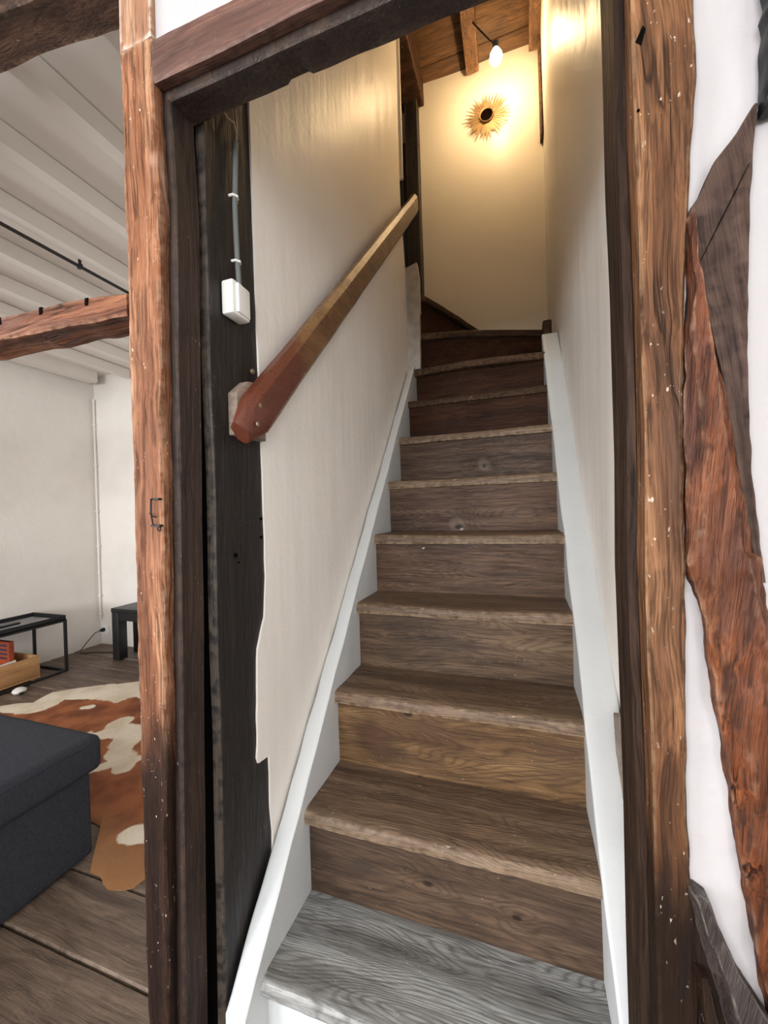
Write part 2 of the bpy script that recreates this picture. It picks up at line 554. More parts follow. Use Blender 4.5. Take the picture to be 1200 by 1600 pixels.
def hide_material():
    M = NT('cowhide')
    raw, p = M.coords(False)
    w = M.n('ShaderNodeTexNoise')
    M.l(p, w.inputs['Vector'])
    w.inputs['Scale'].default_value = 9.0
    w.inputs['Detail'].default_value = 4
    pw = M.vmath('ADD', p, M.vmath('MULTIPLY', M.vmath('SUBTRACT', w.outputs['Color'], (0.5, 0.5, 0.5)), (0.10, 0.10, 0.0)))
    sep = M.n('ShaderNodeSeparateXYZ')
    M.l(pw, sep.inputs[0])
    # white: a band along the back edge, a forked blaze and some splashes
    def capsule(a, b, r):
        a, b = Vector((a[0], a[1], 0)), Vector((b[0], b[1], 0))
        ab = b - a
        flat = M.vmath('MULTIPLY', pw, (1, 1, 0))
        pa = M.vmath('SUBTRACT', flat, tuple(a))
        dq = M.n('ShaderNodeVectorMath', operation='DOT_PRODUCT')
        M.l(pa, dq.inputs[0])
        dq.inputs[1].default_value = tuple(ab / max(ab.length_squared, 1e-6))
        hcl = M.math('MINIMUM', M.math('MAXIMUM', dq.outputs['Value'], 0.0), 1.0)
        sc = M.n('ShaderNodeVectorMath', operation='SCALE')
        sc.inputs[0].default_value = tuple(ab)
        M.l(hcl, sc.inputs['Scale'])
        ln = M.n('ShaderNodeVectorMath', operation='LENGTH')
        M.l(M.vmath('SUBTRACT', pa, sc.outputs[0]), ln.inputs[0])
        return M.math('SUBTRACT', ln.outputs['Value'], r)
    segs = [((-1.2, 0.10), (-0.80, 0.11), 0.10), ((-0.85, 0.24), (-0.62, 0.36), 0.10), ((-0.70, 0.32), (-0.40, 0.46), 0.10), ((-0.45, 0.42), (0.1, 0.66), 0.13),
            ((-0.52, 0.30), (-0.40, 0.30), 0.035), ((-0.137, 0.10), (-0.10, 0.01), 0.05), ((-0.10, 0.02), (-0.26, -0.10), 0.03), ((-0.05, 0.04), (0.10, 0.06), 0.06), ((0.02, 0.03), (0.12, -0.10), 0.06),
            ((0.12, -0.10), (0.24, -0.16), 0.045), ((0.17, -0.15), (0.10, -0.24), 0.028), ((0.60, -0.43), (0.69, -0.41), 0.03), ((-0.50, 0.17), (-0.48, 0.18), 0.02), ((0.3, 0.3), (0.5, 0.2), 0.12)]
    dist = None
    for sg in segs:
        q_ = capsule(*sg)
        dist = q_ if dist is None else M.math('MINIMUM', dist, q_)
    fac = M.mr(dist, -0.004, 0.008, 1.0, 0.0)
    tone = M.noise(p, 6.0, 3.0)
    hair = M.noise(M.vmath('MULTIPLY', p, (1.0, 0.3, 1.0)), 300.0, 2.0)
    brown = M.mix(M.mr(tone, 0.35, 0.65), lin(112, 62, 38), lin(156, 94, 58))
    brown = M.mix(M.mr(sep.outputs[1], -0.56, -0.30, 0.9, 0.0), brown, lin(156, 114, 76))
    cream = M.mix(M.mr(tone, 0.4, 0.7), lin(226, 214, 194), lin(206, 190, 166))
    c = M.mix(fac, brown, cream)
    c = M.mix(M.mr(hair, 0.5, 0.75, 0.0, 0.3), c, M.mix(0.5, c, (0, 0, 0, 1)))
    M.l(c, M.b.inputs['Base Color'])
    M.b.inputs['Roughness'].default_value = 0.75
    M.b.inputs['Specular IOR Level'].default_value = 0.25
    M.bump(hair, 0.3, 0.003)
    return M.m


M_HIDE = hide_material()

M_GLOW = NT('lit_bulb_glass')
M_GLOW.b.inputs['Base Color'].default_value = (1, 0.9, 0.7, 1)
M_GLOW.b.inputs['Emission Color'].default_value = (1.0, 0.69, 0.36, 1)
M_GLOW.b.inputs['Emission Strength'].default_value = 172.0
M_GLOW = M_GLOW.m

M_GLASS = NT('window_glass')
M_GLASS.b.inputs['Transmission Weight'].default_value = 1.0
M_GLASS.b.inputs['Roughness'].default_value = 0.0
M_GLASS.b.inputs['IOR'].default_value = 1.02
M_GLASS = M_GLASS.m

# ------------------------------------------------------------------ shared dimensions (metres)
H, G, W = 0.2, 0.17156, 0.6105          # rise, going, clear width of the stair
YF = -0.12                               # face of the timber frame


def XL(z):                               # plaster face of the stair's left wall leans a little
    return -0.048 + 0.009 * (min(max(z, 0), 2.0) - 0.3)


def XR(y):
    return 0.681 + 0.004 * math.sin(y * 5.0)


def roof_z(y):
    return 3.915 + 0.72 * (2.0 - y)


# ------------------------------------------------------------------ structure
# stair left wall: thin plaster skin over the plank at its ragged front edge, thick wall behind it
EDGE = [(-0.2, 0.117), (0.383, 0.117), (0.44, 0.111), (0.52, 0.112), (0.556, 0.110), (0.562, 0.072), (0.575, 0.068), (0.60, 0.072), (0.779, 0.078), (0.80, 0.080),
        (0.86, 0.106), (0.949, 0.114), (1.2, 0.111), (1.506, 0.104), (1.966, 0.094), (5.5, 0.09)]
zs = sorted(set(frange(-0.2, 5.5, 150) + [z for z, _ in EDGE] + frange(0.5, 0.9, 30)))
ys_w = frange(0, 1, 44)
rings = []
for z in zs:
    x = XL(z)
    y0 = interp(EDGE, z) + 0.002 * noise.noise(Vector((0, 0, z * 22)))
    y1 = interp([(2.3, 1.352), (2.6, 1.298)], z) + 0.005 * noise.noise(Vector((3, 0, z * 4)))
    r = []
    for t in ys_w:
        y = y0 + (y1 - y0) * t
        q = min(1.0, max(0.0, (y - 0.20) / 0.25))
        r.append(Vector((x + q * 0.0035 * noise.noise(Vector((1, y * 2.6, z * 1.6))) + (0.3 + 0.7 * q) * 0.002 * noise.noise(Vector((5, y * 9, z * 3))), y, z)))
    r += [Vector((x - 0.1, y1, z)), Vector((x - 0.1, 0.21, z)), Vector((x - 0.009, 0.21, z)), Vector((x - 0.009, y0, z))]
    rings.append(r)
MB().rings(rings).build('wall_stair_left', M_PAINT, origin=(0, 0, 0), kind='structure')

# stair right wall
rings = []
for z in frange(-0.2, 5.5, 120):
    r = []
    for y in frange(-0.03, 2.1, 70):
        r.append(Vector((XR(y) + 0.006 * noise.noise(Vector((9, y * 3.2, z * 1.1))) + 0.0022 * noise.noise(Vector((2, y * 11, z * 2.2))), y, z)))
    r += [Vector((0.80, 2.1, z)), Vector((0.80, -0.03, z))]
    rings.append(r)
MB().rings(rings).build('wall_stair_right', M_PAINT, origin=(0, 0, 0), kind='structure')

# end wall of the stair; it leans back into a cove where it meets the roof boards
rings = []
for z in frange(1.6, 4.6, 80):
    r = []
    for x in frange(-0.9, 0.70, 50):
        r.append(Vector((x, 2.0 + 0.006 * noise.noise(Vector((x * 2.6, 4, z * 2.0))) + 0.02 * max(0, z - 3.75), z)))
    r += [Vector((0.70, 2.12, z)), Vector((-0.9, 2.12, z))]
    rings.append(r)
MB().rings(rings).build('wall_stair_end', M_PAINT_END, origin=(0, 0, 0), kind='structure')

# back wall of the low stair space and the closing walls above the lintel
MB().box(-0.15, 0.80, 2.0, 2.1, -0.2, 1.6).build('wall_stair_base', M_PAINT, kind='structure')
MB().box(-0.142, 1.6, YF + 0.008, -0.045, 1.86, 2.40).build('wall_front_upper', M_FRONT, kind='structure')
MB().box(-0.16, 0.80, -0.10, -0.045, 2.40, 5.5).build('wall_stair_front', M_PAINT, kind='structure')

# plaster of the frame wall right of the doorway, dished between the timbers
rings = []
for z in frange(0.0, 1.86, 90):
    r = []
    for x in frange(0.645, 0.90, 34):
        dish = 0.006 * noise.noise(Vector((x * 16, 1, z * 5))) + 0.0022 * noise.noise(Vector((x * 60, 1, z * 22)))
        r.append(Vector((x, YF + 0.0095 + dish, z)))
    r += [Vector((1.6, YF + 0.009, z)), Vector((1.6, -0.03, z)), Vector((0.645, -0.03, z))]
    rings.append(r)
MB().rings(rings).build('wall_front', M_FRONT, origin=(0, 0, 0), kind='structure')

# living room
YB, XW = 1.86, -3.0
lw = MB()
def lw_part(y0, y1, z0, z1, ny, nz):
    lw.rings([[Vector((XW + 0.008 * noise.noise(Vector((0, y * 3, z * 3))), y, z)) for y in frange(y0, y1, ny)] + [Vector((XW - 0.12, y1, z)), Vector((XW - 0.12, y0, z))] for z in frange(z0, z1, nz)])
lw_part(-1.05, 1.96, -0.05, 2.45, 40, 30)
lw_part(-5.3, -2.45, -0.05, 2.45, 30, 20)
lw_part(-2.45, -1.05, -0.05, 0.5, 14, 6)
lw_part(-2.45, -1.05, 2.15, 2.45, 14, 4)
lw.build('wall_left', M_ROOM, origin=(0, 0, 0), kind='structure')
MB().rings([[Vector((x, YB + 0.008 * noise.noise(Vector((x * 3, 7, z * 3))), z)) for x in frange(-3.05, -0.14, 40)] + [Vector((-0.14, 1.98, z)), Vector((-3.05, 1.98, z))]
            for z in frange(-0.05, 2.45, 30)]).build('wall_back', M_ROOM, origin=(0, 0, 0), kind='structure')
MB().box(1.6, 1.7, -1.4, -0.03, -0.05, 2.45).box(1.6, 1.7, -5.2, -2.8, -0.05, 2.45).box(1.6, 1.7, -2.8, -1.4, -0.05, 0.5).box(1.6, 1.7, -2.8, -1.4, 2.15, 2.45).build('wall_right', M_ROOM, kind='structure')
# window wall behind the photographer
wb = MB()
wins = ((-2.75, -1.65), (-1.15, -0.05), (0.2, 1.3))
xs_ = [-3.1] + [q for w_ in wins for q in w_] + [1.7]
for a, b in zip(xs_[::2], xs_[1::2]):
    wb.box(a, b, -5.35, -5.2, -0.05, 2.45)
for a, b in wins:
    wb.box(a, b, -5.35, -5.2, -0.05, 0.5)
    wb.box(a, b, -5.35, -5.2, 2.15, 2.45)
wb.build('wall_rear', M_ROOM, kind='structure')
for i, (a, b) in enumerate(wins):
    f = MB()
    f.box(a, a + .05, -5.32, -5.26, .5, 2.15).box(b - .05, b, -5.32, -5.26, .5, 2.15).box(a, b, -5.32, -5.26, .5, .56).box(a, b, -5.32, -5.26, 2.09, 2.15)
    f.box((a + b) / 2 - .025, (a + b) / 2 + .025, -5.32, -5.26, .5, 2.15)
    fo = f.build('window_%d' % (i + 1), M_STRING, kind='structure')
    MB().box(a + .05, b - .05, -5.292, -5.288, .56, 2.09).build('pane', M_GLASS, fo)

for i, (xa, xb, ya, yb_) in enumerate(((-3.08, -3.02, -2.45, -1.05), (1.62, 1.68, -2.8, -1.4))):  # made-up side windows, added unseen to let in the fill light
    f = MB()
    ym = (ya + yb_) / 2
    f.box(xa, xb, ya, ya + .05, .5, 2.15).box(xa, xb, yb_ - .05, yb_, .5, 2.15).box(xa, xb, ya, yb_, .5, .56).box(xa, xb, ya, yb_, 2.09, 2.15).box(xa, xb, ym - .025, ym + .025, .5, 2.15)
    fo = f.build('window_%d' % (i + 4), M_STRING, kind='structure')
    MB().box((xa + xb) / 2 - .002, (xa + xb) / 2 + .002, ya + .05, yb_ - .05, .56, 2.09).build('pane', M_GLASS, fo)

# ceiling of the living room with painted joists
ZC = 2.318
ce = MB().box(-3.1, -0.14, -5.3, 1.96, ZC, ZC + 0.1).box(-0.14, 1.7, -5.3, -0.10, ZC + 0.0, ZC + 0.1).build('ceiling', M_CEIL, kind='structure')
jx = [-0.38, -0.682, -0.981, -1.295, -1.60, -1.915, -2.22, -2.53]
for x in jx:
    sweep(MB(), 'Y', frange(-5.18, 1.83, 60), lambda y, x=x: [(x - 0.048, 2.247), (x, 2.247), (x, ZC - .004), (x - 0.048, ZC - .004)], 0.03, 0.002, 6, 1.2, seed=x).build(
        'joist', M_CEIL, ce, origin=(x, 0, 2.247))
sweep(MB(), 'Y', frange(-5.18, 1.78, 60), lambda y: [(-2.935, 2.235), (-2.835, 2.235), (-2.835, ZC + .01), (-2.935, ZC + .01)], 0.03, 0.002, 6, 1.2).build(
    'joist', M_CEIL, ce, origin=(-2.9, 0, 2.247))

# floor: every board its own piece, laid left to right
fl = MB().box(-3.1, 1.7, -5.3, 1.96, -0.09, -0.035).build('floor', M_DARKVOID, kind='structure')
y = -5.2
seams = []
while y < 1.9:
    seams.append(y)
    y += 0.176
off = 0.045 - min(seams, key=lambda q: abs(q - 0.045))
for k, y0 in enumerate(seams):
    y0 += off
    y1 = min(y0 + 0.176, 1.95)
    cut = random.uniform(-2.2, -1.3) if k % 2 else random.uniform(0.7, 1.2)
    for a, b in ((-3.08, cut - 0.002), (cut + 0.002, 1.65)):
        top = random.uniform(-0.002, 0.002)
        n_ = max(6, int((b - a) / 0.08))
        prof = lambda x, y0=y0, y1=y1, top=top: [(y0 + 0.003, -0.035), (y0 + 0.003, top - 0.006), (y0 + 0.007, top - 0.001), (y0 + 0.016, top),
                                                (y1 - 0.014, top), (y1 - 0.006, top - 0.001), (y1 - 0.002, top - 0.005), (y1 - 0.002, -0.035)]
        sweep(MB(), 'X', frange(a, b, n_), prof, 1.0, 0.0015, 25, 9, seed=k).build('plank', M_FLOOR, fl, origin=((a + b) / 2, (y0 + y1) / 2, 0))

# roof over the stair: sloping boards, each its own piece
rc = MB().prism([(2.12, roof_z(2.12) + 0.03), (2.12, roof_z(2.12) + 0.08), (-0.1, roof_z(-0.1) + 0.08), (-0.1, roof_z(-0.1) + 0.03)], -0.9, 0.82, 'X').build(
    'ceiling_stair', M_DARKVOID, kind='structure')
yb = 2.12
k = 0
while yb > 0.0:
    wdt = random.uniform(0.13, 0.2)
    ya = yb - wdt
    tz = random.uniform(-0.006, 0.006)
    MB().prism([(yb - .003, roof_z(yb - .003) + tz), (yb - .003, roof_z(yb - .003) + 0.03), (ya, roof_z(ya) + 0.03), (ya, roof_z(ya) + tz)], -0.9, 0.80, 'X', 0.003).build(
        'roof_board', M_ROOF, rc, origin=(0.3, (ya + yb) / 2, roof_z(yb)))
    yb = ya
    k += 1

# landing beyond the opening on the left, at the head of the stair
MB().box(-0.9, -0.06, 1.36, 2.0, 2.32, 2.40).build('floor_landing', M_TREAD_DARK, kind='structure')
MB().box(-0.92, -0.88, 1.2, 2.1, 2.3, 4.9).build('wall_landing', M_DARKVOID, kind='structure')  # landing walls coloured near black to paint the darkness of the opening
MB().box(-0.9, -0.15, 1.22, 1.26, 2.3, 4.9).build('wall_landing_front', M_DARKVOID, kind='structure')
dl = MB().box(-0.72, -0.165, 1.955, 1.985, 2.41, 3.52, 0.003).build('door_1', M_DOORBLUE, kind='structure')
MB().box(-0.195, -0.188, 1.948, 1.956, 2.43, 3.50).build('door_bead', M_CONDUIT, dl)
MB().box(-0.070, -0.026, 1.332, 1.346, 2.76, 3.50, 0.002).build('trim_1', M_PAINT, kind='structure')
MB().box(0.664, 0.676, 1.93, 2.0, 3.28, 4.3, 0.003).build('trim_2', M_TREAD_DARK, kind='structure')

# ------------------------------------------------------------------ staircase
st = empty('staircase', 'steep narrow oak staircase with worn treads between white painted stringers', 'staircase', (0.3, 0.0, 0.0))


def tread(i, mat, x0=-0.004, x1=W + 0.004, seed=0, thick=0.034):
    z, y = i * H, (i - 1) * G
    d = G + 0.03
    def prof(x):
        wob = 0.005 * noise.noise(Vector((x * 5, i * 3.1, 0))) + 0.0018 * noise.noise(Vector((x * 26, i * 1.7, 4)))
        wz = 0.0032 * noise.noise(Vector((x * 4, 7, i * 2.3))) - 0.004 * math.exp(-((x - 0.32) / 0.2) ** 2)
        rag = 0.0022 * noise.noise(Vector((x * 40, 2, i)))
        yy = y + wob
        out = [(yy + 0.003, z - thick + 0.002), (yy, z - thick + 0.007), (yy - 0.001, z - 0.018), (yy + 0.0005, z - 0.009 + wz + rag), (yy + 0.004, z - 0.0035 + wz + rag),
               (yy + 0.010, z - 0.001 + wz + rag * .6)]
        for t in (0.02, 0.035, 0.055, 0.085, 0.12, 0.15):
            out.append((y + t, z + 0.7 * wz * max(0, 1 - t / 0.15) + 0.0012 * noise.noise(Vector((x * 7, t * 40, i)))))
        out += [(y + d, z), (y + d, z - thick)]
        return out
    ox = 0.3
    return sweep(MB(), 'X', frange(x0, x1, 110), prof, 1.0, 0.0, seed=i).build('tread', mat, st, origin=(ox, y, z))


KNOTS = {2: [(-0.02, 0, 0.09, 0.014), (0.16, 0, 0.07, 0.012)], 3: [(-0.10, 0, 0.155, 0.016)], 4: [], 5: [(-0.13, 0, 0.155, 0.007)], 6: [(-0.03, 0, 0.015, 0.02)], 7: [(0.06, 0, 0.055, 0.016)]}
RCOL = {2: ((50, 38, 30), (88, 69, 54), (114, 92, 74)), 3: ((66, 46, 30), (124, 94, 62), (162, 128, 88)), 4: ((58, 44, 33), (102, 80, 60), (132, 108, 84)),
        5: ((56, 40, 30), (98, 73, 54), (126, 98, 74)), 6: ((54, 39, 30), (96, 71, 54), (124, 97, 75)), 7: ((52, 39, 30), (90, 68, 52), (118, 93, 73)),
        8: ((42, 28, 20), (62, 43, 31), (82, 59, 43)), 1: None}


STAINS = {3: [(-0.195, 0, 0.085, 0.062, (62, 42, 30), 0.75), (-0.195, 0, 0.085, 0.044, (88, 62, 44), 0.6), (0.24, 0, 0.10, 0.07, (76, 58, 46), 0.6)],
          2: [(-0.17, 0, 0.085, 0.028, (58, 48, 42), 0.7), (0.27, 0, 0.07, 0.05, (58, 44, 38), 0.6)],
          6: [(-0.03, 0, 0.025, 0.032, (146, 130, 120), 0.5), (-0.02, 0, 0.008, 0.006, (230, 222, 214), 0.8)],
          7: [(0.06, 0, 0.06, 0.028, (134, 118, 108), 0.5), (0.065, 0, 0.055, 0.007, (220, 208, 200), 0.85)],
          5: [(-0.128, 0, 0.152, 0.0045, (236, 230, 222), 0.9)]}


def riser(i):
    """riser below tread i"""
    y = (i - 1) * G + 0.021
    z0, z1 = (i - 1) * H, i * H - 0.033
    if i == 1:
        mat = M_STRING
    elif i in KNOTS:
        d, m, l_ = RCOL[i]
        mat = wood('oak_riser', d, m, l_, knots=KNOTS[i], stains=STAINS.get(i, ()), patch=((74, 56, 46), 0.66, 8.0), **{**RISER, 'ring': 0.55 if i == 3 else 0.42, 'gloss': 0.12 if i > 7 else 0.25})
    else:
        mat = M_RISER_DARK
    def prof(x):
        b = 0.002 * noise.noise(Vector((x * 4, i, 0)))
        return [(y + b, z0 - 0.004), (y + b, (z0 + z1) / 2), (y + b, z1 + 0.002), (y + 0.02, z1 + 0.002), (y + 0.02, z0 - 0.004)]
    o = sweep(MB(), 'X', frange(-0.002, W + 0.002, 30), prof, 1.0, 0.0).build('riser', mat, st, origin=(0.3, y, z0))
    if i == 1:
        o['label'] = 'white painted riser under the lowest tread'
    return o


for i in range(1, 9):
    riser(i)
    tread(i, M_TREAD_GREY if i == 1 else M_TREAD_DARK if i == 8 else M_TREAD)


def winder(poly, z, n_front=24):
    """tread of given plan; first two points are the nosing, which is waved and worn"""
    p = [Vector(q) for q in poly]
    plan = []
    nrm = Vector((p[1].y - p[0].y, -(p[1].x - p[0].x))).normalized()
    for k in range(n_front):
        t = k / (n_front - 1)
        q = p[0].lerp(p[1], t) + nrm * (0.005 * noise.noise(Vector((t * 6, z * 5, 0))))
        plan.append(q)
    plan += p[2:]
    rings = []
    for dz, ins in ((-0.034, 0.004), (-0.029, 0.0), (-0.007, 0.0), (-0.002, 0.004), (0.0, 0.010)):
        r = []
        for k, q in enumerate(plan):
            wz = 0.006 * math.sin(k / n_front * 5 + z * 3) * (1 if k < n_front else 0.3)
            qq = q - nrm * ins if k < n_front else q
            r.append(Vector((qq.x, qq.y, z + dz + (wz if k < n_front else 0))))
        rings.append(r)
    return MB().rings(rings).build('tread', M_TREAD_DARK, st, origin=(0.3, p[0].y, z))


def winder_riser(a, b, z0, z1, inset=0.022):
    a, b = Vector(a), Vector(b)
    nrm = Vector((b.y - a.y, -(b.x - a.x))).normalized()
    a2, b2 = a - nrm * inset, b - nrm * inset
    a3, b3 = a2 - nrm * 0.02, b2 - nrm * 0.02
    MB().prism([(a2.x, a2.y), (b2.x, b2.y), (b3.x, b3.y), (a3.x, a3.y)], z0, z1, 'Z').build('riser', M_RISER_DARK, st, origin=(0.3, a.y, z0))


riser(9)
winder([(-0.004, 1.35), (0.616, 1.358), (0.670, 1.66), (0.01, 1.46)], 1.8)
winder_riser((-0.002, 1.395), (0.668, 1.604), 1.8, 1.967)
winder([(0.012, 1.40), (0.655, 1.60), (0.672, 1.99), (0.30, 1.99), (0.0, 1.46)], 2.0)
winder_riser((0.03, 1.40), (0.305, 1.975), 2.0, 2.167)
winder([(0.03, 1.39), (0.305, 1.985), (-0.06, 1.985), (-0.06, 1.42)], 2.2)
winder_riser((-0.05, 1.40), (-0.06, 1.97), 2.2, 2.34, 0.0)
MB().box(0.622, 0.664, 1.545, 1.625, 1.90, 2.02, 0.008).build('corner_block', M_TREAD_DARK, st)


def stringer(X0, x1, off, y0, y1, nm_label):
    top = lambda y: 0.2 + H / G * y + off
    def prof(y):
        lo = max(0.0, top(y) - 0.36)
        dx = 0.0022 * noise.noise(Vector((X0 * 9, y * 9, 0)))
        t = top(y) + 0.002 * noise.noise(Vector((X0, y * 14, 3)))
        c = 0.006
        x0 = XL(t) + 0.0045 + 0.003 * noise.noise(Vector((3, y * 17, 0))) if X0 < 0 else X0
        return [(x0, lo), (x1 + dx, lo), (x1 + dx, t - c), (x1 + dx - c * .4, t - c * .3), (x1 + dx - c, t), (x0 + dx + c, t), (x0 + dx + c * .4, t - c * .3), (x0 + dx, t - c)]
    o = sweep(MB(), 'Y', frange(y0, y1, 90), prof, 0.02, 0.0012, 14, 9, seed=X0).build('stringer', M_STRING, st)
    return o


sl = stringer(-0.046, -0.0005, 0.036, -0.045, 1.445, '')
sr = stringer(W + 0.001, 0.684, 0.004, -0.03, 1.47, '')
MB().lathe([(0.0, 0.003), (0.007, 0.003), (0.0095, 0.001), (0.010, -0.002), (0.0, -0.002)], (0.0, 0.0, 0), 'X', 20).build('plug', M_STRING, sl, origin=(0, 0, 0)).location = Vector((-0.006, 0.012, 0.235)) - world_origin['staircase'] - (world_origin[sl.name] - world_origin['staircase'])
# white board standing on the head of the left stringer
nb = MB()
nb.prism([(-0.046, 1.802), (0.028, 1.802), (0.030, 2.08), (0.034, 2.09), (0.034, 2.27), (0.024, 2.345), (-0.044, 2.325)], 1.366, 1.394, 'Y', 0.003)
nb.build('newel_board', M_GUM, st)['label'] = 'white painted upright board at the head of the left stringer'
MB().prism([(0.18, 0.36), (0.30, 0.50), (0.33, 0.64), (0.28, 0.655), (0.18, 0.52)], 0.664, 0.679, 'X', 0.003).build('wall_packer', M_BLOCK, st)

# ------------------------------------------------------------------ timber frame of the doorway
# left post: face, rebate, stop and jamb
LP_L = [(0.0, -0.145), (0.32, -0.143), (0.986, -0.138), (1.75, -0.136), (1.87, -0.136)]
LP_R = [(0.0, -0.104), (0.339, -0.094), (0.987, -0.076), (1.619, -0.060), (1.806, -0.066), (1.87, -0.066)]


def lp_poly(z):
    a, b = interp(LP_L, z), interp(LP_R, z)
    c = 0.003
    a += 0.003 * noise.noise(Vector((0, 4, z * 9)))
    b += 0.002 * noise.noise(Vector((0, 9, z * 11)))
    return [(a + c, YF), (b - c, YF), (b, YF + c), (b + 0.001, YF + 0.012), (b - 0.002, YF + 0.022), (a, YF + 0.022), (a, YF + c)]


def lp_jamb(z):
    a, b = interp(LP_L, z), interp(LP_R, z)
    return [(a + 0.002, YF + 0.0225), (b + 0.010, YF + 0.0225), (b + 0.013, YF + 0.026), (b + 0.013, -0.046), (b + 0.010, -0.043), (a + 0.002, -0.043)]


lpo = empty('timber_post', 'weathered orange brown door post with charred black foot, left of the stair', 'post', (-0.11, YF, 0))
sweep(MB(), 'Z', frange(0.0, 1.875, 220), lp_poly, 0.005, 0.0020, 34, 9, 0.0014, seed=1).build('post_face', M_POST_L, lpo)
sweep(MB(), 'Z', frange(0.0, 1.83, 120), lp_jamb, 0.008, 0.0012, 22, 5, seed=2).build('rebated_jamb', M_POST_JAMB, lpo)['label'] = 'dark rebated inner face of the post'
# iron keeper for a latch
kx, kz, ky = -0.088, 1.092, YF - 0.001
kp = MB()
kp.tube([(kx, ky - .002, kz + 0.024), (kx - .0005, ky - .007, kz + 0.023), (kx + 0.0005, ky - .009, kz), (kx + 0.002, ky - .007, kz - 0.019), (kx + .002, ky - .002, kz - 0.020)], 0.0013, 8)
kp.box(kx - 0.001, kx + 0.014, ky - 0.006, ky + 0.001, kz + 0.0215, kz + 0.0245)
kp.box(kx - 0.005, kx + 0.015, ky - 0.006, ky + 0.001, kz - 0.0225, kz - 0.0195)
kp.tube([(kx - 0.009, ky - 0.003, kz + 0.000), (kx + 0.001, ky - 0.007, kz - 0.005), (kx + 0.006, ky - 0.003, kz - 0.007)], 0.0011, 6)
kp.tube([(kx + 0.011 + 0.0035 * math.cos(a), ky - 0.003, kz - 0.0265 + 0.0035 * math.sin(a)) for a in frange(0, 6.2, 14)], 0.0009, 6)
kp.build('iron_keeper', M_IRON, lpo)['label'] = 'small black wrought iron latch keeper'
for (hx, hz, hr) in ((-0.118, 1.245, 0.0035), (-0.106, 1.795, 0.0030), (-0.112, 1.735, 0.002)):
    MB().lathe([(0, -0.0006), (hr, -0.0006), (hr, 0.003), (0, 0.003)], (hx, YF + 0.0005, hz), 'Y', 12).build('peg_hole', M_HOLE, lpo)

# dark plank against the wall, behind the left post
def plank_poly(z):
    x = XL(z) - 0.0045
    y0 = -0.036 + 0.004 * noise.noise(Vector((3, 0, z * 4))) + 0.004 * math.sin(z * 2.0)
    return [(x - 0.018, y0), (x - 0.003, y0), (x, y0 + 0.003), (x, 0.07), (x, 0.19), (x - 0.018, 0.19)]


po = empty('stained_plank', 'black stained plank lining the stair wall beside the plaster, carrying the light switch', 'plank', (-0.06, 0.05, 0))
sweep(MB(), 'Z', frange(0.0, 2.30, 150), plank_poly, 0.008, 0.0008, 16, 4, 0.0005, seed=5).build('board', M_PLANK, po)
MB().box(-0.142, -0.058, -0.022, 0.045, 0.0, 1.90).build('gap_shade_filler', M_HOLE, po)  # black filler added in place of the shade behind the jamb
for (py, pz, pr) in ((0.105, 1.075, .0035), (0.105, 1.035, .0035), (0.022, 1.005, .0045), (0.03, 0.99, .002)):
    MB().lathe([(0, 0.001), (pr, 0.001), (pr, -0.004), (0, -0.004)], (XL(pz) - 0.003, py, pz), 'X', 12).build('bolt_hole', M_HOLE, po)
MB().lathe([(0, 0.0035), (.003, 0.0035), (.0055, 0.0022), (.006, -0.001), (0, -0.001)], (XL(1.39) - 0.003, 0.088, 1.388), 'X', 14).build('screw', M_BRASS, po)

# lintel
lo_ = empty('lintel_beam', 'red brown timber lintel over the stair doorway', 'beam', (0.3, YF, 1.80))


def lintel_face(x):
    s = 0.002 * noise.noise(Vector((x * 6, 1, 1)))
    return [(YF, 1.804 + s), (YF, 1.866 + s), (YF + 0.022, 1.866), (YF + 0.022, 1.806 + s), (YF + 0.003, 1.801 + s)]


def lintel_stop(x):
    s = 0.003 * noise.noise(Vector((x * 14, 3, 1))) + (0.006 if 0.15 < x < 0.185 else 0)
    return [(YF + 0.0225, 1.792), (YF + 0.0225, 1.865), (-0.045, 1.865), (-0.045, 1.793 + s), (YF + 0.026, 1.789)]


sweep(MB(), 'X', frange(-0.064, 0.66, 130), lintel_face, 0.01, 0.0014, 22, 5, 0.0006, seed=3).build('lintel_face', M_LINTEL, lo_)
sweep(MB(), 'X', frange(-0.060, 0.66, 110), lintel_stop, 0.01, 0.0012, 22, 5, seed=4).build('door_stop', M_POST_JAMB, lo_)['label'] = 'dark rebated stop under the lintel'
# pale stud standing on the post, above the lintel
stud = sweep(MB(), 'Z', frange(1.876, 2.31, 40), lambda z: [(-0.1325, YF), (-0.064, YF), (-0.063, YF + .004), (-0.063, -0.05), (-0.134, -0.05), (-0.134, YF + .004)],
             0.008, 0.0014, 22, 6, seed=8).build('timber_stud', M_STUD)
tag(stud, 'pale limewashed short stud above the left door post', 'timber')

# top beam of the opened partition and the notched rail below it
TBZ = [(-3.0, 2.06), (-0.60, 2.10), (-0.469, 2.092), (-0.332, 2.068), (-0.235, 2.046), (-0.137, 2.03)]
tb = sweep(MB(), 'X', frange(-2.98, -0.137, 200), lambda x: [(YF + .005, interp(TBZ, x)), (YF, interp(TBZ, x) + .006), (YF, 2.245), (-0.04, 2.245), (-0.04, interp(TBZ, x))],
           0.012, 0.004, 18, 4, 0.001, seed=11).build('timber_beam', M_TOPBEAM)
tag(tb, 'dark curved timber beam high in the opened partition, meeting the pale stud', 'beam')

mr_ = empty('partition_rail', 'rough reddish horizontal rail with notches, spanning the opening at left', 'beam', (-0.5, YF, 1.42))
NOTCH = (-0.4755, -0.355, -0.233)


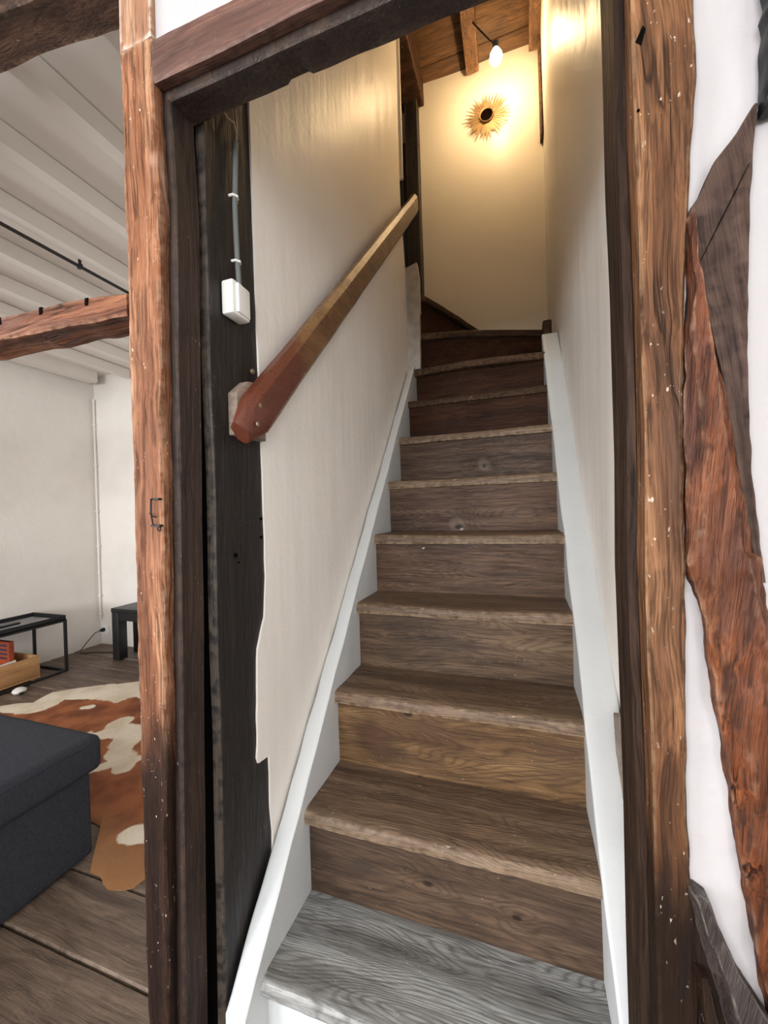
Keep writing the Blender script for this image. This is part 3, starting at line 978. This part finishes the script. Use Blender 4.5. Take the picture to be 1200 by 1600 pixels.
def rail_poly(x):
    t = interp([(-3.0, 1.54), (-0.476, 1.491), (-0.30, 1.487), (-0.22, 1.480), (-0.134, 1.470)], x)
    b = interp([(-3.0, 1.48), (-0.476, 1.446), (-0.30, 1.440), (-0.134, 1.432)], x) + 0.002 * noise.noise(Vector((x * 20, 3, 0)))
    bb = b - 0.004 + 0.008 * noise.noise(Vector((x * 12, 9, 0)))
    return [(YF + .002, b), (YF, b + .006), (YF, t - .003), (YF + .004, t), (-0.052, t), (-0.05, t - .004), (-0.05, bb + .008), (-0.058, bb)]


sweep(MB(), 'X', frange(-2.98, -0.6, 120) + frange(-0.59, -0.139, 160), rail_poly, 0.008, 0.0028, 34, 5, 0.0010, seed=13).build('rail', M_RAIL, mr_)
for nx in NOTCH:
    MB().box(nx - 0.0035, nx + 0.0035, YF - 0.0018, YF + 0.01, interp([(-0.476, 1.4755), (-0.30, 1.4715), (-0.22, 1.465)], nx), interp([(-0.476, 1.489), (-0.30, 1.485), (-0.22, 1.478)], nx)).build('notch', M_HOLE, mr_)

# right post
RP_L = asc([(0.619, 1.635), (0.618, 1.496), (0.62, 1.355), (0.62, 1.145), (0.617, 1.004), (0.618, 0.863), (0.619, 0.721), (0.618, 0.508), (0.618, 0.0)])
RP_R = asc([(0.676, 1.9), (0.676, 1.61), (0.678, 1.536), (0.672, 1.478), (0.667, 1.399), (0.662, 1.332), (0.657, 1.21), (0.655, 1.005), (0.652, 0.832), (0.650, 0.742), (0.653, 0.659),
            (0.672, 0.60), (0.70, 0.50), (0.72, 0.40), (0.72, 0.0)])


def rp_poly(z):
    a, b = interp(RP_L, z), interp(RP_R, z)
    b += 0.0015 * noise.noise(Vector((1, 2, z * 30)))
    return [(a + .002, YF), (b - .003, YF), (b, YF + .003), (b, -0.03), (a, -0.03), (a, YF + .002)]


def rp_jamb(z):
    a = interp(RP_L, z)
    return [(a - .0095, YF + .034), (a - .0005, YF + .031), (a - .0005, -0.02), (a - .0085, -0.012), (a - .0085, -0.055), (a - .0055, -0.058), (a - .0095, -0.062)]


rpo = empty('timber_post', 'thick brown oak door post with moulded inner edge, right of the stair', 'post', (0.64, YF, 0))
sweep(MB(), 'Z', frange(0.0, 1.86, 240), rp_poly, 0.005, 0.0016, 30, 5, 0.0007, seed=21).build('post_face', M_POST_R, rpo)
sweep(MB(), 'Z', frange(0.0, 1.80, 120), rp_jamb, 0.006, 0.0007, 24, 5, seed=22).build('moulded_jamb', M_POST_R_JAMB, rpo)
MB().prism([(0.6215, 1.588), (0.629, 1.603), (0.6315, 1.598), (0.627, 1.583)], YF - .0006, YF + .01, 'Y').build('notch', M_HOLE, rpo)
MB().lathe([(0, -0.0008), (.0016, -0.0008), (.0016, .002), (0, .002)], (0.6225, YF, 1.513), 'Y', 10).build('peg_hole', M_HOLE, rpo)

# diagonal brace on the right: weathered face above, hewn orange timber below
BL = asc([(0.722, 1.483), (0.708, 1.459), (0.689, 1.436), (0.674, 1.403), (0.666, 1.392), (0.664, 1.345), (0.659, 1.237), (0.657, 1.142), (0.657, 1.019), (0.670, 0.964), (0.675, 0.911),
          (0.686, 0.804), (0.697, 0.706), (0.706, 0.628), (0.714, 0.571), (0.735, 0.40), (0.75, 0.25)])
SE = asc([(0.667, 1.385), (0.675, 1.322), (0.682, 1.26), (0.692, 1.199), (0.699, 1.145), (0.705, 1.079), (0.712, 1.03)])
BR = asc([(0.726, 1.483), (0.719, 1.397), (0.714, 1.301), (0.712, 1.229), (0.713, 1.177), (0.715, 1.098), (0.720, 1.019), (0.724, 0.967), (0.745, 0.80), (0.775, 0.55), (0.80, 0.25)])
bo = empty('diagonal_brace', 'slanting timber brace, dark above and hewn orange below, let into white plaster', 'brace', (0.70, YF, 0.0))


def br_o(z):
    a = interp(BL, z) + 0.0025 * noise.noise(Vector((4, 0, z * 24)))
    b = interp(SE, z) if z > 1.03 else interp(BR, z)
    b = max(b, a + 0.004) + 0.001 * noise.noise(Vector((8, 0, z * 20)))
    yf = YF - 0.010
    return [(a, YF - .002), (a + 0.25 * (b - a), yf), (b - 0.2 * (b - a), yf - .001), (b, YF - 0.004), (b, -0.08), (a, -0.08)]


def br_d(z):
    a = interp(BL, z) if z > 1.385 else interp(SE, z) - 0.001
    b = interp(BR, z) + 0.0012 * noise.noise(Vector((2, 0, z * 40)))
    b = max(b, a + .002)
    return [(a, YF - .001), (a + .001, YF - .004), (b - .001, YF - .003), (b, YF), (b, -0.08), (a, -0.08)]


sweep(MB(), 'Z', frange(0.0, 1.384, 260), br_o, 0.004, 0.0038, 60, 18, 0.0017, seed=31).build('hewn_timber', M_BRACE_O, bo)['label'] = 'rough orange brown hewn timber'
sweep(MB(), 'Z', frange(1.0, 1.482, 110), br_d, 0.004, 0.0010, 40, 10, 0.0004, seed=32).build('weathered_face', M_BRACE_D, bo)['label'] = 'dark grey brown weathered face'

cm = MB().prism([(0.6735, 1.335), (0.690, 1.370), (0.704, 1.398), (0.7165, 1.424), (0.7167, 1.4237), (0.7046, 1.3976), (0.6908, 1.3696), (0.6739, 1.3348)], YF - 0.0048, YF - 0.002, 'Y')
cm.build('crack', M_HOLE, bo)

lbo = empty('lower_brace', 'split grey timber at the foot of the right post, below the plaster', 'brace', (0.68, YF, 0.0))
P1L = asc([(0.649, 0.668), (0.657, 0.630), (0.664, 0.600), (0.676, 0.545), (0.74, 0.25)])
P1R = asc([(0.653, 0.672), (0.664, 0.668), (0.675, 0.632), (0.690, 0.596), (0.709, 0.565), (0.720, 0.545), (0.80, 0.35), (0.82, 0.25)])
sweep(MB(), 'Z', frange(0.0, 0.671, 110), lambda z: [(interp(P1L, z), YF - .002), (interp(P1L, z) * .7 + interp(P1R, z) * .3, YF - .012), (interp(P1R, z) - .002, YF - .008), (interp(P1R, z), YF), (interp(P1R, z), -0.08), (interp(P1L, z), -0.08)],
      0.004, 0.003, 50, 14, 0.001, seed=35).build('split_timber', M_LOWER, lbo)
P2L = asc([(0.652, 0.588), (0.655, 0.545), (0.69, 0.25)])
P2R = asc([(0.662, 0.588), (0.670, 0.548), (0.72, 0.25)])
sweep(MB(), 'Z', frange(0.0, 0.588, 90), lambda z: [(interp(P2L, z), YF - .002), (interp(P2L, z) + .002, YF - .015), (interp(P2R, z) - .002, YF - .015), (interp(P2R, z), YF - .001), (interp(P2R, z), -0.08), (interp(P2L, z), -0.08)],
      0.004, 0.002, 50, 14, 0.0008, seed=36).build('splinter', M_POST_R, lbo)

# black carved frame hanging in the upper right corner
cf = MB()
CFL = asc([(0.730, 1.62), (0.731, 1.586), (0.732, 1.573), (0.728, 1.562), (0.7305, 1.548), (0.7285, 1.53), (0.728, 1.497), (0.7255, 1.472), (0.726, 1.468)])


def cf_poly(z):
    a = interp(CFL, z) if z < 1.62 else 0.7295 + 0.002 * math.sin(z * 130)
    b = 0.79
    l1 = 0.004 * math.sin(z * 210) + 0.003 * math.sin(z * 120 + 1)
    return [(a, YF + .001), (a + .001, YF - .014), (a + .006, YF - .022 + l1), (a + .014, YF - .018 - l1), (a + .022, YF - .026 + l1 * .5), (b, YF - .014), (b, YF + .001)]


sweep(cf, 'Z', frange(1.4675, 1.95, 160), cf_poly, 0.004, 0.002, 60, 40, seed=41)
tag(cf.build('picture_frame', M_CARVED), 'edge of a black carved frame hanging on the white plaster above the slanting brace', 'frame')

# ------------------------------------------------------------------ handrail
hr = empty('handrail', 'slanting varnished wooden handrail with a red end, on the stair wall', 'handrail', (-0.02, 0.0, 1.27))
A, B = Vector((0.0, -0.001, 1.241)), Vector((0.0, 1.475, 2.725))
dv = (B - A).normalized()
nv = Vector((0, -dv.z, dv.y))
rings = []
L = (B - A).length
for k, s in enumerate([0, .004, .012, .03, .055] + frange(0.09, L, 70)):
    e = min(1.0, s / 0.055)
    hh = 0.024 + 0.016 * e + 0.0018 * noise.noise(Vector((s * 5, 1, 0)))
    sh = 0.010 * (1 - e)
    xo = 0.016 - 0.010 * (1 - e) + 0.0015 * noise.noise(Vector((s * 6, 5, 0)))
    xi = -0.022
    c = 0.010
    c0 = A + dv * s + nv * (sh * -0.2)
    sec = [(xi, -hh + c), (xi + c, -hh), (xo - c, -hh), (xo, -hh + c * 1.3), (xo + .001, 0.0), (xo, hh - c * 1.6), (xo - c * 1.2, hh - .001), (xi + c, hh), (xi, hh - c)]
    tilt_ = 0.028 if s > L - 0.001 else 0.0
    rings.append([c0 + Vector((a, 0, 0)) + nv * b + dv * (tilt_ * (b / hh)) for a, b in sec])
mb = MB().rings(rings)
mb.build('rail', M_HAND, hr)
MB().prism([(0.010, 1.240), (0.10, 1.240), (0.10, 1.362), (0.045, 1.352), (0.010, 1.322)], XL(1.3) - 0.004, -0.021, 'X', 0.002).build('wall_block', M_BLOCK, hr)['label'] = 'grey wooden block between rail and wall'
for sy, sz in ((0.031, 1.296), (0.021, 1.258)):
    MB().lathe([(0, 0.0018), (.003, 0.0018), (.0048, 0.0008), (.005, -0.001), (0, -0.001)], (0.0168, sy, sz), 'X', 14).build('screw', M_BRASS, hr)
MB().box(-0.044, -0.02, 1.30, 1.36, 2.52, 2.575, 0.003).build('wall_block', M_TREAD_DARK, hr)

# ------------------------------------------------------------------ light switch and its cable
xs0 = XL(1.55) - 0.002
sw = empty('light_switch', 'white square surface light switch on the black plank', 'switch', (xs0, 0.022, 1.47))
MB().box(xs0 - 0.001, xs0 + 0.026, -0.003, 0.048, 1.468, 1.533, 0.004).build('housing', M_PLASTIC, sw)
MB().prism([(xs0 + 0.025, 0.006), (xs0 + 0.0315, 0.008), (xs0 + 0.0285, 0.045), (xs0 + 0.025, 0.046)], 1.473, 1.528, 'Z', 0.0012).build('rocker', M_PLASTIC, sw)
cb = empty('switch_cable', 'grey round cable running down to the white light switch', 'cable', (xs0, 0.036, 1.53))
cb_pts = [(xs0 + 0.008, 0.040, 1.528), (xs0 + 0.008, 0.036, 1.60), (xs0 + 0.008, 0.034, 1.70), (xs0 + 0.009, 0.037, 1.76), (xs0 + 0.009, 0.041, 1.83)]
MB().tube(cb_pts, 0.0052, 10).build('conduit', M_CONDUIT, cb)
MB().tube([(xs0 + 0.009, 0.040, 1.80), (xs0 + 0.012, 0.042, 1.86), (xs0 + 0.006, 0.047, 1.90), (xs0 + 0.004, 0.040, 1.925)], 0.0022, 8).build('sheathed_wire', M_CABLE, cb)
MB().tube([(xs0 + 0.012, 0.040, 1.845), (xs0 + 0.014, 0.032, 1.858), (xs0 + 0.01, 0.017, 1.856), (xs0 + 0.008, 0.004, 1.868), (xs0 + 0.004, -0.006, 1.893)], 0.002, 8).build('sheathed_wire', M_CABLE, cb)
for cz in (1.588, 1.716):
    cy_ = interp([(1.528, .040), (1.60, .036), (1.70, .034), (1.76, .037)], cz)
    c_ = MB()
    c_.tube([(xs0, cy_ - .0075, cz), (xs0 + .009, cy_ - .0068, cz), (xs0 + .0135, cy_, cz), (xs0 + .009, cy_ + .0068, cz), (xs0 + .002, cy_ + .008, cz), (xs0 + .002, cy_ + .014, cz)], 0.0026, 8)
    c_.build('clip', M_PLASTIC, cb)['label'] = 'white plastic cable clip'

# ------------------------------------------------------------------ head of the stair
dp = sweep(MB(), 'Z', frange(2.24, 3.76, 60), lambda z: [(-0.16, 1.925), (-0.078, 1.925), (-0.076, 1.928), (-0.076, 1.999), (-0.16, 1.999)], 0.015, 0.003, 12, 3, seed=51).build('door_post', M_PLANK)
tag(dp, 'black upright post of the opening at the head of the stair', 'post')
wp = sweep(MB(), 'Y', frange(1.36, 1.995, 40), lambda y: [(-0.19, 3.755), (-0.045, 3.755), (-0.042, 3.76), (-0.042, 3.93), (-0.19, 3.93)], 0.02, 0.003, 10, 3, seed=52).build('wall_plate', M_TOPBEAM)
tag(wp, 'dark timber beam over the opening at the stair head', 'beam')
def rz(y):
    return roof_z(y) - interp([(0.0, 0.15), (1.7, 0.15), (2.0, 0.085)], y)


for (x0, x1, lab) in ((0.236, 0.318, 'warm lit rafter left of the glowing bulb'), (0.615, 0.70, 'warm lit rafter right of the bulb, against the side wall')):
    r_ = sweep(MB(), 'Y', frange(0.02, 1.985, 80), lambda y, x0=x0, x1=x1: [(x0 + .003, rz(y)), (x1 - .003, rz(y)), (x1, rz(y) + .005), (x1, roof_z(y) + .002), (x0, roof_z(y) + .002), (x0, rz(y) + .005)],
               0.015, 0.003, 14, 3, seed=x0).build('rafter', M_RAFTER)
    tag(r_, lab, 'beam', 'rafters over the stair')
lamp = empty('wall_lamp', 'bare glowing light bulb under the roof boards, above the sunburst mirror', 'lamp', BULB)
MB().lathe([(0.0, -0.040), (0.016, -0.037), (0.029, -0.026), (0.034, -0.008), (0.031, 0.010), (0.022, 0.028), (0.015, 0.040), (0.0, 0.040)], BULB, 'Z', 28).build('bulb', M_GLOW, lamp)
MB().lathe([(0.0, 0.038), (0.017, 0.038), (0.018, 0.075), (0.0, 0.078)], BULB, 'Z', 20).build('lamp_holder', M_BLACK, lamp)
MB().tube([BULB + Vector((0, 0, 0.07)), BULB + Vector((-0.03, 0.01, 0.11)), (0.30, 1.80, rz(1.80) + 0.01)], 0.004, 8).build('flex', M_BLACK, lamp)

mx, mz, my = 0.357, 3.541, 1.992
mi = empty('sunburst_mirror', 'small round sunburst mirror with thin gilt rays on the end wall', 'mirror', (mx, my, mz))
MB().lathe([(0.0, 0.006), (0.040, 0.006), (0.044, 0.0), (0.0455, -0.010), (0.042, -0.016), (0.0375, -0.013), (0.0375, -0.008), (0.0, -0.008)], (mx, my - 0.006, mz), 'Y', 36).build('rim', M_GOLD, mi)
MB().lathe([(0.0, -0.0105), (0.0372, -0.0105), (0.0372, -0.0075), (0.0, -0.0075)], (mx, my - 0.006, mz), 'Y', 36).build('mirror_glass', M_MIRROR, mi)
NR = 72
for k in range(NR):
    a = 2 * math.pi * k / NR
    ln = (0.150, 0.122, 0.136, 0.105, 0.142, 0.115)[k % 6] * random.uniform(0.94, 1.05)
    if k % 9 in (4,):
        ln *= 0.72
    w0, w1 = 0.0016, 0.0032
    d = Vector((math.cos(a), 0, math.sin(a)))
    s = Vector((-math.sin(a), 0, math.cos(a)))
    c0 = Vector((mx, my - 0.006 - 0.002 * (k % 2), mz))
    rr = [[c0 + d * t + s * (w * e) + Vector((0, f, 0)) for e, f in ((-1, -.0012), (1, -.0012), (1, .0012), (-1, .0012))] for t, w in ((0.04, w0), (ln * .75, w1), (ln, 0.0006))]
    MB().rings(rr).build('ray', M_GOLD, mi, smooth=0)

# ------------------------------------------------------------------ living room furnishings
# ottoman / chaise
ot = empty('ottoman', 'charcoal fabric sofa seat with thick cushion, in the left foreground', 'sofa', (-1.35, -0.2, 0))


def cushion(x0, x1, y0, y1, z0, z1, c, bulge, seg=4):
    b = bmesh.new()
    bmesh.ops.create_cube(b, size=1)
    for q in b.verts:
        q.co = Vector((x0 + (q.co.x + .5) * (x1 - x0), y0 + (q.co.y + .5) * (y1 - y0), z0 + (q.co.z + .5) * (z1 - z0)))
    bmesh.ops.bevel(b, geom=b.edges[:], offset=c, segments=seg, affect='EDGES', profile=0.6)
    bmesh.ops.subdivide_edges(b, edges=[e for e in b.edges if e.calc_length() > 0.15], cuts=8, use_grid_fill=True)
    for q in b.verts:
        u = (q.co.x - x0) / (x1 - x0) * 2 - 1
        v = (q.co.y - y0) / (y1 - y0) * 2 - 1
        if q.co.z > (z0 + z1) / 2:
            q.co.z += bulge * max(0, 1 - u ** 4) * max(0, 1 - v ** 4) + 0.002 * noise.noise(q.co * 7)
    b.verts.index_update()
    m = MB()
    m.add([q.co.copy() for q in b.verts], [[q.index for q in f.verts] for f in b.faces])
    b.free()
    return m


cushion(-1.9, -0.846, -0.75, 0.274, 0.012, 0.272, 0.010, 0.0, 2).build('base', M_FABRIC, ot, smooth=60)
cushion(-1.9, -0.818, -0.75, 0.300, 0.276, 0.388, 0.030, 0.004).build('seat_cushion', M_FABRIC, ot, smooth=60)
pz = 0.372
MB().tube([(-1.87, 0.2975, pz), (-0.845, 0.2975, pz), (-0.828, 0.289, pz), (-0.8205, 0.27, pz), (-0.8205, -0.72, pz)], 0.0032, 8).build('piping', M_FABRIC, ot)
for fx in (-0.90, -1.84):
    for fy in (0.22, -0.70):
        MB().box(fx - .02, fx + .02, fy - .02, fy + .02, 0.001, 0.014).build('foot', M_BLACK, ot)

# cowhide rug
outline = [(-0.60, 0.262), (-0.612, 0.225), (-0.64, 0.208), (-0.68, 0.204), (-0.714, 0.208), (-0.755, 0.222), (-0.787, 0.228), (-0.83, 0.30), (-0.90, 0.36), (-1.15, 0.40), (-1.5, 0.36), (-1.75, 0.42),
           (-1.95, 0.60), (-2.15, 0.68), (-2.42, 0.70), (-2.50, 0.80), (-2.38, 0.90), (-2.29, 0.935), (-2.33, 1.06), (-2.26, 1.13), (-2.16, 1.205), (-2.05, 1.275), (-1.94, 1.33), (-1.75, 1.40),
           (-1.5, 1.43), (-1.25, 1.52), (-1.1, 1.45), (-1.0, 1.25), (-0.75, 1.1), (-0.62, 0.9), (-0.55, 0.6)]
fine = subdiv([Vector(p) for p in outline], 0.02)
cxr, cyr = -1.4, 0.8
fine = [q + Vector((noise.noise(Vector((q.x * 14, q.y * 14, 1))), noise.noise(Vector((q.x * 14, q.y * 14, 5))))) * 0.012 for q in fine]
rv, rf = [], []
n = len(fine)
levels = [1.0, 0.985, 0.95, 0.85, 0.7, 0.5, 0.3, 0.1]
for t in levels:
    for q in fine:
        zz = 0.0075 if t < 0.99 else 0.003
        if t == 0.985:
            zz = 0.006
        px_, py_ = cxr + (q.x - cxr) * t, cyr + (q.y - cyr) * t
        rv.append((px_, py_, zz + (0.0025 * noise.noise(Vector((px_ * 5, py_ * 5, 0))) + 0.0012 if t < 0.97 else 0)))
for i in range(len(levels) - 1):
    for j in range(n):
        rf.append((i * n + j, i * n + (j + 1) % n, (i + 1) * n + (j + 1) % n, (i + 1) * n + j))
rf.append([(len(levels) - 1) * n + j for j in range(n)])
b0 = len(rv)
for q in fine:
    rv.append((q.x, q.y, 0.0005))
for j in range(n):
    rf.append((j, b0 + j, b0 + (j + 1) % n, (j + 1) % n))
rf.append([b0 + j for j in range(n)])
rug = link('cowhide_rug', to_mesh('cowhide_rug', rv, rf, (cxr, cyr, 0), 50), M_HIDE, None, (cxr, cyr, 0))
tag(rug, 'brown and white cowhide rug on the floorboards behind the charcoal sofa', 'rug')

# tray table
tt = empty('tray_table', 'low black metal tray table with thin square legs, against the left wall', 'table', (-2.80, 1.0, 0))
TX0, TX1, TY0, TY1, TZ = -2.965, -2.625, 0.70, 1.335, 0.372
tr = MB().box(TX0 - .004, TX1 + .004, TY0 - .004, TY1 + .004, TZ, TZ + 0.006)
tr.box(TX0 - .004, TX0, TY0 - .004, TY1 + .004, TZ, TZ + .032).box(TX1, TX1 + .004, TY0 - .004, TY1 + .004, TZ, TZ + .032)
tr.box(TX0, TX1, TY0 - .004, TY0, TZ, TZ + .032).box(TX0, TX1, TY1, TY1 + .004, TZ, TZ + .032)
tr.build('tray', M_BLACKMETAL, tt)
q = 0.008
for lx in (TX0, TX1):
    for ly in (TY0, TY1):
        MB().box(lx - q, lx + q, ly - q, ly + q, 0.001, TZ).build('leg', M_BLACKMETAL, tt)
for zz in (0.002, TZ - .014):
    for lx in (TX0, TX1):
        MB().box(lx - q, lx + q, TY0 + q, TY1 - q, zz, zz + .014).build('frame_bar', M_BLACKMETAL, tt)
    for ly in (TY0, TY1):
        MB().box(TX0 + q, TX1 - q, ly - q, ly + q, zz, zz + .014).build('frame_bar', M_BLACKMETAL, tt)

mg = MB().box(-2.92, -2.70, 0.86, 1.30, TZ + .0065, TZ + .013, 0.001).build('magazine', M_PAPER)
tag(mg, 'large grey magazine lying on the black tray table', 'magazine')
rm = MB().box(-2.80, -2.757, 1.00, 1.14, TZ + .0135, TZ + .027, 0.004)
rmo = rm.build('remote_control', M_BLACK)
tag(rmo, 'small black remote lying on the magazine', 'remote')
rb = MB()
for k in range(6):
    rb.box(-2.794, -2.763, 1.02 + k * 0.018, 1.03 + k * 0.018, TZ + .0265, TZ + .0285)
rb.build('buttons', M_CONDUIT, rmo)

cr = empty('wooden_crate', 'open pine crate of papers under the black tray table', 'crate', (-2.79, 0.95, 0))
CX0, CX1, CY0, CY1 = -2.93, -2.652, 0.72, 1.185
MB().box(CX0, CX1, CY0, CY1, 0.018, 0.028).build('bottom', M_PINE, cr)
MB().box(CX1 - .012, CX1, CY0, CY1, 0.028, 0.165, 0.001).build('side_panel', M_PINE, cr)
MB().box(CX0, CX0 + .012, CY0, CY1, 0.028, 0.165, 0.001).build('side_panel', M_PINE, cr)
MB().box(CX0 + .012, CX1 - .012, CY1 - .012, CY1, 0.028, 0.165, 0.001).build('end_panel', M_PINE, cr)
MB().box(CX0 + .012, CX1 - .012, CY0, CY0 + .012, 0.028, 0.165, 0.001).build('end_panel', M_PINE, cr)
for fx in (CX0 + .03, CX1 - .03):
    for fy in (CY0 + .03, CY1 - .03):
        MB().box(fx - .01, fx + .01, fy - .01, fy + .01, 0.001, 0.018).build('foot', M_PINE, cr)
bk = MB().box(-2.905, -2.745, 1.062, 1.092, 0.029, 0.285, 0.002).build('book', M_ORANGE)
tag(bk, 'orange printed book standing in the pine crate', 'book')
bs = MB()
for k in range(4):
    bs.box(-2.88, -2.765, 1.0605, 1.0625, 0.17 + k * .028, 0.182 + k * .028)
bs.build('dark_stripes', M_NAVY, bk)
pp = MB()
pp.add([(-2.70, 0.74, 0.150), (-2.67, 0.74, 0.158), (-2.67, 1.06, 0.178), (-2.70, 1.06, 0.170), (-2.70, 0.74, 0.029), (-2.67, 0.74, 0.029), (-2.67, 1.06, 0.029), (-2.70, 1.06, 0.029)],
       [(0, 1, 2, 3), (4, 5, 6, 7), (0, 1, 5, 4), (1, 2, 6, 5), (2, 3, 7, 6), (3, 0, 4, 7)])
tag(pp.build('paper_stack', M_WHITEPAPER), 'white papers standing in the front of the pine crate', 'papers')

sm = MB().lathe([(0, 0.0), (0.03, 0.0), (0.037, 0.010), (0.034, 0.020), (0.02, 0.030), (0.0, 0.033)], (-2.545, 1.005, 0.001), 'Z', 20)
smo = sm.build('dish', M_WHITEPAPER)
tag(smo, 'tiny white rounded object on the floor beside the rug edge', 'dish')
MB().lathe([(0.0, 0.0), (0.010, 0.0), (0.014, 0.007), (0.010, 0.012), (0.0, 0.013)], (-2.505, 0.995, 0.001), 'Z', 14).build('dark_knob', M_BLACK, smo)

# low black table and the edge of the screen on it
bt = empty('low_table', 'low chunky black table at the back wall, partly behind the door post', 'table', (-2.1, 1.7, 0))
BX0, BX1, BY0, BY1 = -2.505, -1.55, 1.590, 1.835
MB().box(BX0 - .003, BX1, BY0 - .003, BY1, 0.365, 0.397, 0.002).build('table_top', M_BLACK, bt)
for lx in (BX0, BX1 - .068):
    for ly in (BY0, BY1 - .072):
        MB().box(lx, lx + .068, ly, ly + .07, 0.001, 0.363, 0.002).build('leg', M_BLACK, bt)
ap = MB().box(BX0 + .07, BX1 - .07, BY0 + .004, BY0 + .024, 0.305, 0.363).box(BX0 + .07, BX1 - .07, BY1 - .026, BY1 - .006, 0.305, 0.363)
ap.build('apron', M_BLACK, bt)
tv = empty('television', 'black flat screen whose edge shows beside the door post, on the low black table', 'television', (-1.95, 1.70, 0.398))
MB().box(-2.335, -1.65, 1.685, 1.705, 0.43, 0.62, 0.002).build('screen', M_BLACK, tv)
MB().box(-2.1, -1.9, 1.63, 1.77, 0.398, 0.405).box(-2.02, -1.98, 1.69, 1.70, 0.404, 0.45).build('stand', M_BLACK, tv)

so = empty('wall_socket', 'white socket low on the back wall near the room corner', 'socket', (-2.93, YB, 0.13))
MB().box(-2.975, -2.895, 1.838, 1.862, 0.09, 0.17, 0.004).build('plate', M_PLASTIC, so)
pc = empty('power_cable', 'thin dark cable plugged into the white wall socket and trailing on the floor', 'cable', (-2.94, 1.82, 0.13))
MB().lathe([(0, -0.03), (0.010, -0.03), (0.017, -0.012), (0.017, 0.004), (0, 0.004)], (-2.935, 1.836, 0.132), 'Y', 16).build('plug', M_BLACK, pc)
MB().tube([(-2.935, 1.806, 0.132), (-2.95, 1.77, 0.12), (-2.95, 1.70, 0.06), (-2.94, 1.64, 0.012), (-2.91, 1.62, 0.005), (-2.80, 1.66, 0.005), (-2.68, 1.70, 0.005), (-2.56, 1.72, 0.005)], 0.0035, 8).build('flex', M_BLACK, pc)

pi = empty('corner_conduit', 'thin white painted conduit running up the room corner', 'pipe', (-2.975, 1.84, 0.2))
MB().tube([(-2.978, 1.842, 0.22), (-2.976, 1.842, 1.0), (-2.978, 1.842, 2.12)], 0.007, 8).build('tube', M_ROOM, pi)
for cz in (0.26, 0.42, 0.62, 0.85, 1.15, 1.55, 1.9):
    MB().box(-2.990, -2.964, 1.832, 1.86, cz - .006, cz + .006, 0.002).build('clip', M_ROOM, pi)

rd = empty('curtain_rod', 'thin black rod on brackets under the white ceiling joists', 'rod', (-1.37, 0.2, 2.232))
MB().tube([(-1.37, -5.1, 2.232), (-1.37, 1.8, 2.232)], 0.0075, 10).build('rod', M_BLACKMETAL, rd)
for by in (-3.5, -2.1, -0.7, 0.655, 1.6):
    MB().box(-1.374, -1.366, by - .005, by + .005, 2.236, ZC + .001).box(-1.381, -1.359, by - .007, by + .007, 2.222, 2.243, .002).build('bracket', M_BLACKMETAL, rd)
